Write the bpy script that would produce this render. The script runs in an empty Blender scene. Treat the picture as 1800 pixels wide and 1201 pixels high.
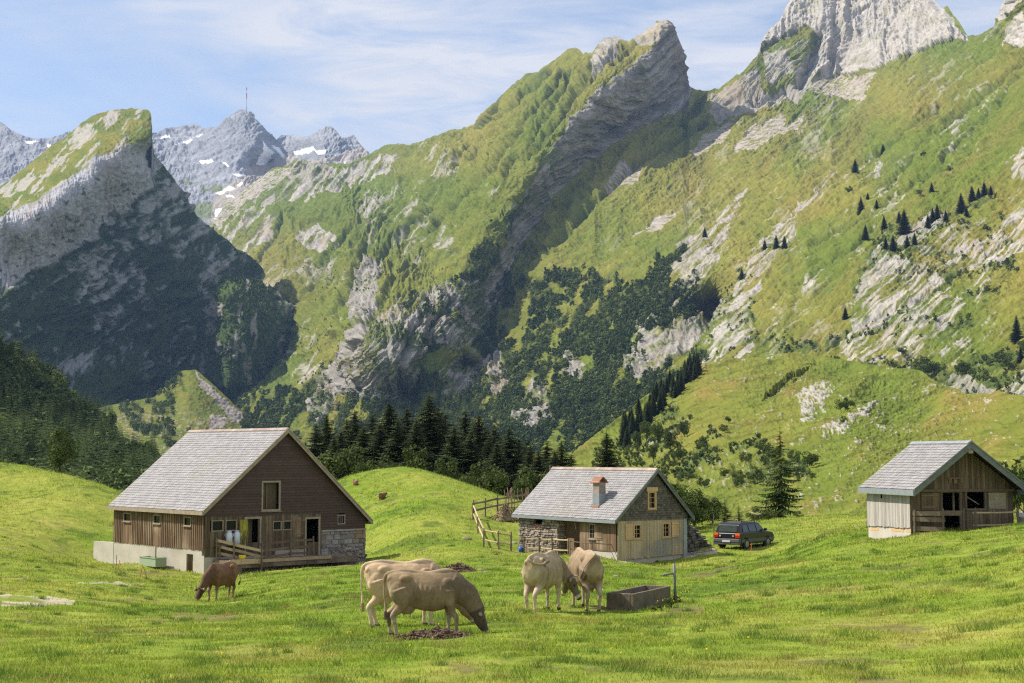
import bpy, math, random
import numpy as np
from mathutils import Vector, Matrix
rng = np.random.default_rng(7); random.seed(7)
SC = bpy.context.scene
R = math.radians
# ------------------------------------------------------------------ camera
F = 2500.0; PITCH = math.atan(200/2500)
cam = bpy.data.cameras.new('camera'); camo = bpy.data.objects.new('camera', cam)
SC.collection.objects.link(camo); SC.camera = camo
cam.lens = 50; cam.sensor_width = 36; cam.clip_start = .1; cam.clip_end = 60000
camo.location = (0, 0, 0); camo.rotation_euler = (math.pi/2+PITCH, 0, 0)
# ------------------------------------------------------------------ light
SUN_EL, SUN_AZ = 49, -80          # azimuth from +Y (view direction), negative = left
sv = Vector((math.sin(R(SUN_AZ))*math.cos(R(SUN_EL)), math.cos(R(SUN_AZ))*math.cos(R(SUN_EL)), math.sin(R(SUN_EL))))
sl = bpy.data.lights.new('sun', 'SUN'); sl.energy = 5.0; sl.angle = R(.53); sl.color = (1, .93, .82)
so = bpy.data.objects.new('sun', sl); SC.collection.objects.link(so)
so.rotation_euler = sv.to_track_quat('Z', 'Y').to_euler()
SC.view_settings.view_transform = 'Standard'; SC.view_settings.look = 'None'
SC.view_settings.exposure = .45; SC.view_settings.gamma = 1
W = bpy.data.worlds.new('World'); SC.world = W; W.use_nodes = True
def world():
    nt = W.node_tree; n = nt.nodes; l = nt.links
    bg = n['Background']; bg.inputs[1].default_value = .13
    sky = n.new('ShaderNodeTexSky'); sky.sky_type = 'NISHITA'; sky.sun_disc = False
    sky.sun_elevation = R(SUN_EL); sky.sun_rotation = R(SUN_AZ % 360)
    sky.air_density = 1.0; sky.dust_density = .6; sky.ozone_density = 1.6; sky.altitude = 1400
    tc = n.new('ShaderNodeTexCoord')
    def noise(scale, rot, sc, det, dist, rough=.55):
        m = n.new('ShaderNodeMapping'); m.inputs['Rotation'].default_value = rot; m.inputs['Scale'].default_value = scale
        l.new(tc.outputs['Generated'], m.inputs[0])
        t = n.new('ShaderNodeTexNoise'); t.inputs['Scale'].default_value = sc; t.inputs['Detail'].default_value = det
        t.inputs['Distortion'].default_value = dist; t.inputs['Roughness'].default_value = rough
        l.new(m.outputs[0], t.inputs[0]); return t.outputs['Fac']
    a = noise((1, 1, 3.2), (0, R(28), 0), 3.0, 3, .5)
    b = noise((1, 1, 5.0), (0, R(48), 0), 9.0, 9, .6, .62)
    mx = n.new('ShaderNodeMath'); mx.operation = 'MULTIPLY'
    r1 = n.new('ShaderNodeMapRange'); r1.inputs[1].default_value = .30; r1.inputs[2].default_value = .55
    r2 = n.new('ShaderNodeMapRange'); r2.inputs[1].default_value = .30; r2.inputs[2].default_value = .62
    l.new(a, r1.inputs[0]); l.new(b, r2.inputs[0]); l.new(r1.outputs[0], mx.inputs[0]); l.new(r2.outputs[0], mx.inputs[1])
    sc_ = n.new('ShaderNodeMath'); sc_.operation = 'MULTIPLY_ADD'; sc_.inputs[1].default_value = .85; sc_.inputs[2].default_value = .26
    l.new(mx.outputs[0], sc_.inputs[0])
    mix = n.new('ShaderNodeMix'); mix.data_type = 'RGBA'
    l.new(sc_.outputs[0], mix.inputs[0]); l.new(sky.outputs[0], mix.inputs[6])
    mix.inputs[7].default_value = (4.6, 4.7, 5.05, 1)
    l.new(mix.outputs[2], bg.inputs[0])
world()
# ------------------------------------------------------------------ helpers
SB, CB = math.sin(PITCH), math.cos(PITCH)
def P(px, py, d):
    px = np.asarray(px, float); py = np.asarray(py, float); d = np.asarray(d, float)
    xc = (px-900)/F; yc = (600.5-py)/F
    y = CB-yc*SB; z = SB+yc*CB; k = d/y
    return np.stack([xc*k, d+0*xc, z*k], -1)
def PV(px, py, d): return Vector(P(px, py, d))
def hsh(ix, iy, iz, seed):
    h = (ix.astype(np.int64)*374761393+iy.astype(np.int64)*668265263+iz*2147483647+seed*1274126177) & 0xffffffff
    h = ((h ^ (h >> 13))*1103515245) & 0xffffffff
    h = ((h ^ (h >> 15))*2246822519) & 0xffffffff
    return ((h ^ (h >> 16)) & 0xffff).astype(np.float32)/32767.5-1
def vn2(x, y, seed=0):
    xi = np.floor(x); yi = np.floor(y); fx = x-xi; fy = y-yi
    fx = fx*fx*(3-2*fx); fy = fy*fy*(3-2*fy)
    a = hsh(xi, yi, 0, seed); b = hsh(xi+1, yi, 0, seed); c = hsh(xi, yi+1, 0, seed); d = hsh(xi+1, yi+1, 0, seed)
    return (a+(b-a)*fx)*(1-fy)+(c+(d-c)*fx)*fy
def fbm(x, y, oct=4, seed=0, ridged=False, gain=.5):
    s = 0; a = 1; t = 0
    for i in range(oct):
        v = vn2(x, y, seed+i*17)
        if ridged: v = 1-2*np.abs(v)
        s = s+a*v; t += a; a *= gain
        x, y = x*1.62+y*1.18+5.3, -x*1.18+y*1.62+1.7
    return s/t
def sstep(a, b, x):
    t = np.clip((x-a)/(b-a), 0, 1); return t*t*(3-2*t)
def inpoly(x, y, poly):
    c = np.zeros(x.shape, bool); n = len(poly)
    for i in range(n):
        x1, y1 = poly[i]; x2, y2 = poly[(i+1) % n]
        if y1 == y2: continue
        k = ((y1 > y) != (y2 > y)) & (x < (x2-x1)*(y-y1)/(y2-y1)+x1)
        c ^= k
    return c
def rbf(pts, xy, c=12., scale=(1, 1)):
    A = np.array(pts, float); X = A[:, :2]*scale; v = A[:, 2]
    n = len(A); d = np.sqrt(((X[:, None]-X[None])**2).sum(-1)+c*c)
    M = np.zeros((n+3, n+3)); M[:n, :n] = d+np.eye(n)*1e-9; M[:n, n] = 1; M[:n, n+1:] = X; M[n, :n] = 1; M[n+1:, :n] = X.T
    w = np.linalg.solve(M, np.concatenate([v, [0, 0, 0]]))
    def f(x, y):
        sh = np.shape(x); x = np.ravel(x)*scale[0]; y = np.ravel(y)*scale[1]; out = np.zeros(x.size)
        for s in range(0, x.size, 60000):
            xx = x[s:s+60000]; yy = y[s:s+60000]
            D = np.sqrt((xx[:, None]-X[None, :, 0])**2+(yy[:, None]-X[None, :, 1])**2+c*c)
            out[s:s+60000] = D@w[:n]+w[n]+w[n+1]*xx+w[n+2]*yy
        return out.reshape(sh)
    return f
def table(f, x0, x1, dx, y0, y1, dy):
    xs = np.arange(x0, x1+dx, dx); ys = np.arange(y0, y1+dy, dy); T = f(*np.meshgrid(xs, ys)).astype(np.float32)
    def g(x, y):
        a = np.clip((x-x0)/dx, 0, len(xs)-1.001); b = np.clip((y-y0)/dy, 0, len(ys)-1.001); i = a.astype(int); j = b.astype(int); a = a-i; b = b-j
        return (T[j, i]*(1-a)+T[j, i+1]*a)*(1-b)+(T[j+1, i]*(1-a)+T[j+1, i+1]*a)*b
    return g
def tag(o, label=None, cat=None, group=None, kind=None):
    if label: o['label'] = label
    if cat: o['category'] = cat
    if group: o['group'] = group
    if kind: o['kind'] = kind
    return o
def mesh_np(name, V, Fc, mat, parent=None, attrs=None, smooth=False, cols=None):
    me = bpy.data.meshes.new(name); V = np.ascontiguousarray(V, np.float32); Fc = np.ascontiguousarray(Fc, np.int32)
    n, k = Fc.shape
    me.vertices.add(len(V)); me.vertices.foreach_set('co', V.ravel())
    me.loops.add(n*k); me.loops.foreach_set('vertex_index', Fc.ravel())
    me.polygons.add(n); me.polygons.foreach_set('loop_start', np.arange(0, n*k, k, dtype=np.int32))
    me.update(calc_edges=True)
    if smooth: me.polygons.foreach_set('use_smooth', np.ones(n, bool))
    for a, v in (attrs or {}).items():
        at = me.attributes.new(a, 'FLOAT', 'POINT'); at.data.foreach_set('value', np.ascontiguousarray(v, np.float32))
    if cols is not None:
        at = me.attributes.new('col', 'FLOAT_COLOR', 'POINT')
        cc = np.ones((len(V), 4), np.float32); cc[:, :3] = cols; at.data.foreach_set('color', cc.ravel())
    me.materials.append(mat)
    o = bpy.data.objects.new(name, me); SC.collection.objects.link(o)
    if parent: o.parent = parent
    return o
def empty(name, loc, rz=0, label=None, cat=None, group=None):
    o = bpy.data.objects.new(name, None); SC.collection.objects.link(o)
    o.location = loc; o.rotation_euler = (0, 0, rz); o.empty_display_size = .3
    return tag(o, label, cat, group)
class MB:
    def __init__(s): s.v = []; s.f = []; s.t = []
    def add(s, vs, fs, tint=None):
        b = len(s.v); s.v += [tuple(v) for v in vs]; s.f += [tuple(b+i for i in f) for f in fs]
        s.t += [random.uniform(-1, 1) if tint is None else tint]*len(vs)
    def box(s, a, b, tint=None, M=None):
        (x0, y0, z0), (x1, y1, z1) = a, b
        vs = [Vector(p) for p in ((x0, y0, z0), (x1, y0, z0), (x1, y1, z0), (x0, y1, z0), (x0, y0, z1), (x1, y0, z1), (x1, y1, z1), (x0, y1, z1))]
        if M: vs = [M@v for v in vs]
        s.add(vs, [(0, 3, 2, 1), (4, 5, 6, 7), (0, 1, 5, 4), (1, 2, 6, 5), (2, 3, 7, 6), (3, 0, 4, 7)], tint)
    def hexa(s, vs, tint=None):
        s.add(vs, [(0, 3, 2, 1), (4, 5, 6, 7), (0, 1, 5, 4), (1, 2, 6, 5), (2, 3, 7, 6), (3, 0, 4, 7)], tint)
    def prism(s, poly, d, tint=None):      # poly: 3-D points in order, d: extrusion vector
        n = len(poly); d = Vector(d); vs = [Vector(p) for p in poly]+[Vector(p)+d for p in poly]
        s.add(vs, [tuple(range(n))[::-1], tuple(range(n, 2*n))]+[(i, (i+1) % n, n+(i+1) % n, n+i) for i in range(n)], tint)
    def tube(s, pts, rad, n=8, tint=None, cap=True):
        pts = [Vector(p) for p in pts]; rad = rad if hasattr(rad, '__len__') else [rad]*len(pts); vs = []; fs = []
        u = None
        for i, p in enumerate(pts):
            t = (pts[min(i+1, len(pts)-1)]-pts[max(i-1, 0)]).normalized()
            if u is None: u = t.orthogonal().normalized()
            u = (u-t*u.dot(t)).normalized(); w = t.cross(u)
            for k in range(n):
                a = 2*math.pi*k/n; vs.append(p+(u*math.cos(a)+w*math.sin(a))*rad[i])
        for i in range(len(pts)-1):
            for k in range(n): fs.append((i*n+k, i*n+(k+1) % n, (i+1)*n+(k+1) % n, (i+1)*n+k))
        if cap: fs += [tuple(range(n))[::-1], tuple((len(pts)-1)*n+k for k in range(n))]
        s.add(vs, fs, tint)
    def build(s, name, mat, parent=None, smooth=False, bevel=0):
        me = bpy.data.meshes.new(name); me.from_pydata(s.v, [], s.f); me.update()
        at = me.attributes.new('tint', 'FLOAT', 'POINT'); at.data.foreach_set('value', np.array(s.t, np.float32))
        me.materials.append(mat)
        if smooth: me.polygons.foreach_set('use_smooth', np.ones(len(me.polygons), bool))
        o = bpy.data.objects.new(name, me); SC.collection.objects.link(o)
        if parent: o.parent = parent
        if bevel:
            m = o.modifiers.new('b', 'BEVEL'); m.width = bevel; m.segments = 2; m.limit_method = 'ANGLE'; m.harden_normals = False
        return o
def copy_tree(o, parent=None):
    c = o.copy(); SC.collection.objects.link(c)
    if parent: c.parent = parent
    for ch in list(o.children): copy_tree(ch, c)
    return c
# ------------------------------------------------------------------ materials
def mat(name, c1, c2=None, scale=3., rough=.8, bump=.3, bscale=None, tint=.35, stretch=(1, 1, 1), metal=0, vcol=False, spec=.3, detail=6, c3=None, transl=0, hue=0):
    m = bpy.data.materials.new(name); m.use_nodes = True; nt = m.node_tree; n = nt.nodes; l = nt.links
    b = n['Principled BSDF']; b.inputs['Roughness'].default_value = rough; b.inputs['Metallic'].default_value = metal
    b.inputs['Specular IOR Level'].default_value = spec
    tc = n.new('ShaderNodeTexCoord'); mp = n.new('ShaderNodeMapping'); mp.inputs['Scale'].default_value = stretch
    l.new(tc.outputs['Object'], mp.inputs[0])
    nz = n.new('ShaderNodeTexNoise'); nz.inputs['Scale'].default_value = scale; nz.inputs['Detail'].default_value = detail; nz.inputs['Roughness'].default_value = .65
    l.new(mp.outputs[0], nz.inputs[0])
    c2 = c2 or tuple(x*.6 for x in c1)
    mr = n.new('ShaderNodeMapRange'); mr.inputs[1].default_value = .3; mr.inputs[2].default_value = .7
    l.new(nz.outputs['Fac'], mr.inputs[0])
    mx = n.new('ShaderNodeMix'); mx.data_type = 'RGBA'; l.new(mr.outputs[0], mx.inputs[0])
    mx.inputs[6].default_value = (*c1, 1); mx.inputs[7].default_value = (*c2, 1)
    col = mx.outputs[2]
    if vcol:
        at = n.new('ShaderNodeAttribute'); at.attribute_name = 'col'
        ml = n.new('ShaderNodeMix'); ml.data_type = 'RGBA'; ml.blend_type = 'MULTIPLY'; ml.inputs[0].default_value = 1
        l.new(at.outputs['Color'], ml.inputs[6]); l.new(col, ml.inputs[7]); col = ml.outputs[2]
    if c3:
        n3 = n.new('ShaderNodeTexNoise'); n3.inputs['Scale'].default_value = scale*.23; n3.inputs['Detail'].default_value = 5
        l.new(tc.outputs['Object'], n3.inputs[0])
        r3 = n.new('ShaderNodeMapRange'); r3.inputs[1].default_value = .5; r3.inputs[2].default_value = .66; l.new(n3.outputs['Fac'], r3.inputs[0])
        m3 = n.new('ShaderNodeMix'); m3.data_type = 'RGBA'; l.new(r3.outputs[0], m3.inputs[0]); l.new(col, m3.inputs[6]); m3.inputs[7].default_value = (*c3, 1); col = m3.outputs[2]
    if tint:
        at = n.new('ShaderNodeAttribute'); at.attribute_name = 'tint'
        ma = n.new('ShaderNodeMath'); ma.operation = 'MULTIPLY_ADD'; ma.inputs[1].default_value = tint; ma.inputs[2].default_value = 1
        l.new(at.outputs['Fac'], ma.inputs[0])
        hs = n.new('ShaderNodeHueSaturation'); l.new(ma.outputs[0], hs.inputs['Value']); l.new(col, hs.inputs['Color'])
        if hue:
            mh = n.new('ShaderNodeMath'); mh.operation = 'MULTIPLY_ADD'; mh.inputs[1].default_value = -hue; mh.inputs[2].default_value = .5
            l.new(at.outputs['Fac'], mh.inputs[0]); l.new(mh.outputs[0], hs.inputs['Hue'])
        col = hs.outputs[0]
    l.new(col, b.inputs['Base Color'])
    if bump:
        bp = n.new('ShaderNodeBump'); bp.inputs['Strength'].default_value = min(bump, 1); bp.inputs['Distance'].default_value = .02 if bscale is None else bscale
        nb = n.new('ShaderNodeTexNoise'); nb.inputs['Scale'].default_value = scale*3; nb.inputs['Detail'].default_value = 6
        l.new(mp.outputs[0], nb.inputs[0]); l.new(nb.outputs['Fac'], bp.inputs['Height']); l.new(bp.outputs[0], b.inputs['Normal'])
    if transl:
        tr = n.new('ShaderNodeBsdfTranslucent'); ms = n.new('ShaderNodeMixShader'); ms.inputs[0].default_value = transl
        l.new(col, tr.inputs[0]); l.new(b.outputs[0], ms.inputs[1]); l.new(tr.outputs[0], ms.inputs[2]); l.new(ms.outputs[0], n['Material Output'].inputs[0])
    return m
M = {}
M['mountain'] = mat('mountain_ground', (1.12, 1.12, 1.12), (.72, .72, .72), .045, .95, 1.0, 2.5, 0, vcol=True, spec=.05, detail=9)
M['farrock'] = mat('far_rock', (1.12, 1.12, 1.12), (.75, .75, .75), .015, .95, 1.0, 8, 0, vcol=True, spec=.05, detail=9)
M['meadow'] = mat('meadow_soil_grass', (1.2, 1.2, 1.1), (.62, .66, .6), 1.3, .95, 1.0, .05, 0, vcol=True, spec=.05, detail=8)
M['blade'] = mat('grass_blades', (1.55, 1.55, 1.45), (1.2, 1.2, 1.15), .3, .7, 0, tint=.4, vcol=True, spec=.15, transl=.35)
M['spruce'] = mat('spruce_needles', (.062, .080, .024), (.036, .052, .018), .4, .8, 0, tint=.5, spec=.15, transl=.2, hue=.02)
M['leaf'] = mat('broad_leaves', (.092, .125, .026), (.055, .082, .018), .5, .75, 0, tint=.5, spec=.2, transl=.3, hue=.03)
M['forest'] = mat('forest_foliage', (.105, .142, .038), (.062, .092, .028), .05, .85, 0, tint=.6, spec=.1, transl=.12, hue=.025)
M['bark'] = mat('bark', (.09, .07, .05), (.05, .04, .03), 6, .95, .6)
M['plank_brown'] = mat('weathered_brown_boards', (.23, .145, .085), (.105, .068, .042), 2.5, .85, .5, tint=.35, stretch=(6, 6, .5), c3=(.26, .19, .12))
M['plank_grey'] = mat('silver_grey_boards', (.50, .46, .42), (.30, .27, .24), 2.5, .85, .5, tint=.2, stretch=(7, 7, .5))
M['plank_old'] = mat('old_boards', (.20, .14, .088), (.09, .063, .042), 2.5, .85, .5, tint=.4, stretch=(6, 6, .5), c3=(.16, .125, .08))
M['plank_fresh'] = mat('fresh_pine_boards', (.60, .47, .30), (.40, .32, .21), 2.2, .8, .4, tint=.14, stretch=(6, 6, .5), c3=(.33, .30, .25))
M['shutter'] = mat('warm_pine', (.68, .45, .23), (.50, .33, .18), 2.2, .8, .4, tint=.12, stretch=(6, 6, .5))
M['plank_dark'] = mat('dark_brown_cladding', (.098, .062, .050), (.072, .047, .038), 2.0, .8, .4, tint=.12)
M['shingle_dark'] = mat('dark_shingles', (.17, .145, .115), (.09, .078, .062), 3, .8, .4, tint=.35)
M['slate'] = mat('grey_roof_slates', (.325, .31, .31), (.25, .24, .24), 1.2, .65, .4, tint=.13, spec=.35, c3=(.28, .265, .25))
M['tile_red'] = mat('red_clay_tiles', (.40, .20, .13), (.30, .17, .11), 4, .8, .3, tint=.25)
M['lichen'] = mat('ridge_tiles_with_lichen', (.33, .30, .28), (.38, .26, .18), 2.5, .8, .3, tint=.2)
M['wood_trim'] = mat('weathered_trim', (.40, .33, .235), (.26, .21, .15), 3, .85, .4, tint=.15)
M['trim_grey'] = mat('grey_barge_boards', (.20, .21, .19), (.12, .13, .12), 3, .85, .4, tint=.15)
M['metal'] = mat('zinc_flashing', (.34, .37, .385), (.25, .275, .29), 3, .5, .1, tint=.08, metal=.3, spec=.5)
M['rail'] = mat('yellow_rail_wood', (.52, .39, .23), (.34, .25, .16), 4, .8, .4, tint=.22)  # pale yellowish wood of rails and platform edge
M['post'] = mat('grey_post_wood', (.23, .17, .12), (.13, .10, .075), 5, .9, .5, tint=.3)
M['concrete'] = mat('pale_concrete', (.56, .51, .44), (.44, .40, .34), 1.1, .92, .5, tint=.05, c3=(.40, .35, .28))
M['stone'] = mat('field_stones', (.37, .31, .25), (.20, .17, .14), 3.5, .95, .8, .03, tint=.4)
M['stone_dark'] = mat('mossy_field_stones', (.20, .18, .155), (.10, .10, .075), 3.5, .95, .8, .03, tint=.4)
M['plaster'] = mat('rubble_plaster', (.36, .33, .30), (.20, .18, .17), 2.6, .95, 1, .04, tint=.3, c3=(.30, .20, .14))
M['dirt'] = mat('dung_and_soil', (.20, .135, .085), (.085, .058, .04), 9, 1, 1, .04, tint=.5)
M['dark'] = mat('inside_shade', (.03, .025, .02), (.02, .017, .014), 2, .9, 0, tint=0)  # near-black stand-in for indoor shade and roof undersides
M['glass'] = mat('window_glass', (.018, .02, .022), (.012, .013, .015), 2, .2, 0, tint=0, spec=.2)
M['carpaint'] = mat('black_car_paint', (.012, .012, .014), (.009, .009, .011), 2, .3, 0, tint=0, spec=.35)
M['cartrim'] = mat('dark_grey_plastic', (.12, .12, .115), (.09, .09, .09), 5, .6, .1, tint=0)
M['carglass'] = mat('tinted_car_glass', (.06, .075, .065), (.02, .03, .028), 1.3, .06, 0, tint=0, spec=.5)
M['tyre'] = mat('tyre_rubber', (.02, .02, .02), (.03, .028, .025), 5, .9, .1, tint=0)
M['rim'] = mat('wheel_rim', (.35, .35, .35), (.25, .25, .25), 5, .4, 0, tint=0, metal=.7)
M['red'] = mat('red_lens', (.55, .02, .015), (.4, .015, .01), 5, .3, 0, tint=0)
M['orange'] = mat('orange_lens', (.8, .22, .03), (.6, .16, .02), 5, .3, 0, tint=0)
M['plate'] = mat('number_plate', (.6, .6, .58), (.5, .5, .48), 5, .5, 0, tint=0)
M['can'] = mat('milk_can_aluminium', (.72, .75, .80), (.6, .63, .68), 3, .45, .05, tint=0, metal=.2)
M['yellow'] = mat('yellow_plastic', (.75, .6, .03), (.6, .48, .03), 4, .5, 0, tint=.1)
M['hose'] = mat('yellow_hose', (.45, .40, .06), (.35, .32, .05), 4, .5, 0, tint=.2)
M['blue'] = mat('blue_plastic', (.03, .14, .5), (.02, .1, .4), 4, .5, 0, tint=0)
M['green_tub'] = mat('faded_green_metal', (.30, .42, .27), (.34, .36, .26), 4, .6, .2, tint=.1)
M['iron'] = mat('galvanised_iron', (.22, .22, .21), (.15, .15, .14), 6, .6, .2, tint=.1, metal=.3)
M['orangepole'] = mat('orange_stake', (.6, .16, .06), (.45, .12, .05), 4, .6, 0, tint=.1)
M['trough'] = mat('weathered_concrete', (.22, .175, .125), (.105, .085, .06), 2.2, .95, .9, .03, tint=.05, c3=(.17, .13, .09))
M['water'] = mat('still_water', (.03, .035, .03), (.02, .025, .02), 2, .05, .1, tint=0, spec=.5)
M['hide'] = mat('cow_hide', (1.06, 1.06, 1.06), (.86, .84, .82), 5, .75, .25, .012, tint=0, vcol=True, spec=.2)
M['orange_paint'] = mat('orange_paint', (.72, .36, .10), (.50, .40, .28), 6, .8, 0, tint=0)
M['mast_red'] = mat('mast_red', (.5, .08, .06), (.4, .06, .05), 1, .6, 0, tint=0)
M['flower'] = mat('yellow_petals', (.75, .6, .02), (.7, .5, .02), 4, .7, 0, tint=.1)
M['twig'] = mat('pale_stakes', (.42, .28, .20), (.24, .17, .12), 4, .85, .3, tint=.3)
M['hay'] = mat('old_hay', (.34, .25, .15), (.20, .15, .09), 9, .95, .8, .04, tint=.3)
# ------------------------------------------------------------------ mountains
def profile(pts):
    a = np.array(sorted(pts), float)
    return lambda x: np.interp(x, a[:, 0], a[:, 1])
GRN = np.array((.122, .158, .025)); YEL = np.array((.215, .198, .041)); DGR = np.array((.045, .068, .020)); RUST = np.array((.24, .16, .055))
ROCK = np.array((.40, .37, .335)); ROCKD = np.array((.17, .155, .145)); SCREE = np.array((.37, .325, .285)); SNOW = np.array((.82, .84, .88))
def layer(name, x0, x1, nx, ny, top, bottom, depth, paint, mat_, jag=2., back=(8, 60., .9), amp=1.0, D0=2500.):
    """one body of terrain: front surface, crest and the slope falling away behind"""
    px = np.linspace(x0, x1, nx); tp = profile(top)(px)
    tp = tp+jag*(fbm(px/23., px*0+3, 4, 5)+.45*fbm(px/5., px*0+9, 3, 8))
    v = np.linspace(0, 1, ny)**1.08; bt = profile(bottom)(px) if isinstance(bottom, list) else np.full(nx, float(bottom))
    py = tp[None]+(bt-tp)[None]*v[:, None]; PX = np.broadcast_to(px, py.shape)
    D = np.exp(table(depth, x0, x1, 4., py.min(), py.max(), 4.)(PX, py)); V = P(PX, py, D)
    du = np.gradient(V, axis=1); dv = np.gradient(V, axis=0); N = np.cross(dv, du); N /= np.linalg.norm(N, axis=-1, keepdims=True)+1e-9
    N *= np.sign(-(N*V).sum(-1, keepdims=True)+1e-9)
    disp, col, masks = paint(PX, py, D, V, N)
    edge = sstep(0, .02, v)[:, None]
    V = V+N*(disp*amp*D/2500*edge)[..., None]
    nb, step, fall = back; last = V[0]; rows = []
    for k in range(1, nb+1):
        s = step*k*(1+.35*k); w = last.copy(); w[:, 1] += s; w[:, 0] *= (w[:, 1]/last[:, 1]); w[:, 2] -= fall*s; rows.append(w)
    B = np.array(rows[::-1]); Vall = np.concatenate([B, V]); C = np.concatenate([np.repeat(col[:1], nb, 0), col])
    ny2 = ny+nb; idx = np.arange(ny2*nx).reshape(ny2, nx)
    Fc = np.stack([idx[:-1, :-1], idx[1:, :-1], idx[1:, 1:], idx[:-1, 1:]], -1).reshape(-1, 4)
    o = mesh_np(name, Vall.reshape(-1, 3), Fc, mat_, cols=C.reshape(-1, 3), smooth=True)
    tag(o, kind='structure')
    return o, V, PX, py, D, masks
def union(PX, PY, polys, w=10., sc=30., seed=3):
    wx = PX+w*fbm(PX/sc, PY/sc, 4, seed, gain=.6); wy = PY+w*fbm(PX/sc+40, PY/sc, 4, seed+5, gain=.6)
    m = np.zeros(PX.shape, bool)
    for p in polys: m |= inpoly(wx, wy, p)
    return m.astype(np.float32)
def lines(PX, PY, ls, w, wob=6., sc=22., seed=3):
    wx = PX+wob*fbm(PX/sc, PY/sc, 3, seed, gain=.6); wy = PY+wob*fbm(PX/sc+40, PY/sc, 3, seed+5, gain=.6); out = np.zeros(PX.shape)
    for l in ls:
        for (x1, y1), (x2, y2) in zip(l[:-1], l[1:]):
            dx, dy = x2-x1, y2-y1; t = np.clip(((wx-x1)*dx+(wy-y1)*dy)/(dx*dx+dy*dy), 0, 1); out = np.maximum(out, np.exp(-((wx-x1-t*dx)**2+(wy-y1-t*dy)**2)/(w*w)))
    return out
def mixc(a, b, t): return a*(1-t[..., None])+b*t[..., None]
# 1: far summit chain
L1D = rbf([(-150, 200, 6600), (0, 215, 6500), (150, 240, 6300), (270, 235, 6600), (345, 218, 6600), (430, 190, 6500), (500, 240, 6700), (580, 225, 6500), (640, 262, 6300), (700, 300, 6200),
           (340, 300, 6000), (430, 300, 5850), (450, 260, 6000), (470, 290, 6350), (400, 240, 6200), (300, 280, 6200), (500, 300, 6100), (560, 300, 5900), (620, 300, 5900), (380, 360, 5500), (300, 340, 5600), (430, 340, 5400), (380, 420, 5000),
           (0, 300, 5800), (100, 300, 5800), (200, 300, 5700), (0, 500, 5000), (300, 500, 4700), (500, 500, 4700), (700, 500, 4700), (570, 260, 6200), (540, 270, 6300), (600, 280, 6150)], None, 10)
def lg(f): return lambda x, y: np.log(f(x, y))
def paint1(PX, PY, D, V, N):
    a = fbm(PX/26, PY/26, 5, 11, True, .6); b = fbm((PX+PY*.6)/5., (PY-PX*.25)/26, 4, 21, True, .6)
    st = fbm((PX*.32+PY)/5.+1.4*fbm(PX/60, PY/60, 2, 4), (PX-PY*.3)/90, 3, 31)
    sm = sstep(330, 420, PY)*.6
    disp = (a*7+b*2+st*3+fbm(PX/4, PY/4, 3, 71)*.5)*(1-sm)
    col = mixc(np.array((.37, .38, .41)), np.array((.19, .20, .22)), np.clip(.45-.5*st+.2*a, 0, 1)); g = sstep(.1, .3, fbm(PX/30, PY/14, 4, 41)+(PY-340)/120.)
    col = mixc(col, GRN*1.1, g*.7)
    col = mixc(col, SCREE, union(PX, PY, [[(380, 345), (450, 290), (500, 275), (560, 285), (640, 260), (700, 280), (560, 330), (420, 360), (385, 400), (370, 390)]], 6, 15)*.85)
    sn = union(PX, PY, [[(268, 245), (298, 238), (300, 243), (270, 250)], [(325, 250), (345, 242), (362, 232), (358, 238), (330, 254), (306, 258)], [(461, 246), (470, 258), (482, 268), (470, 285), (460, 292), (448, 288), (454, 270), (462, 262)],
        [(478, 256), (490, 258), (502, 275), (500, 284), (490, 270)], [(515, 268), (540, 262), (552, 258), (555, 265), (545, 273), (520, 274)], [(553, 267), (575, 262), (572, 270), (560, 272)], [(586, 270), (602, 270), (600, 275), (588, 275)], [(598, 288), (610, 284), (606, 291)],
        [(378, 341), (395, 335), (405, 328), (414, 330), (405, 338), (388, 345)], [(416, 325), (425, 320), (427, 325), (420, 328)], [(350, 283), (372, 280), (376, 285), (355, 289)], [(388, 286), (396, 288), (405, 295), (400, 297)], [(378, 370), (385, 366), (393, 367), (390, 375), (378, 383)], [(375, 384), (383, 386), (387, 395), (380, 396)],
        [(40, 248), (60, 248), (70, 254), (50, 254)], [(82, 252), (100, 258), (95, 262), (84, 258)], [(404, 307), (425, 306), (435, 308), (420, 311)], [(398, 346), (410, 344), (412, 348), (400, 349)]], 1.8, 9)
    col = mixc(col, SNOW, sn); return disp*(1-.8*sn), col, {}
top1 = [(-200, 200), (0, 215), (30, 235), (60, 244), (90, 243), (120, 230), (150, 243), (200, 250), (268, 236), (300, 225), (345, 217), (356, 226), (380, 224), (405, 203), (420, 191), (430, 194), (440, 203), (452, 212), (470, 232), (486, 247), (495, 237), (515, 236), (530, 241), (545, 240), (562, 228), (580, 223), (592, 230), (600, 242), (610, 240), (621, 236), (630, 250), (645, 266), (700, 300), (760, 340)]
layer('mountains', -150, 720, 900, 300, top1, 480, lg(L1D), paint1, M['farrock'], jag=2.5, back=(6, 250, .7), D0=6000)
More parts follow.
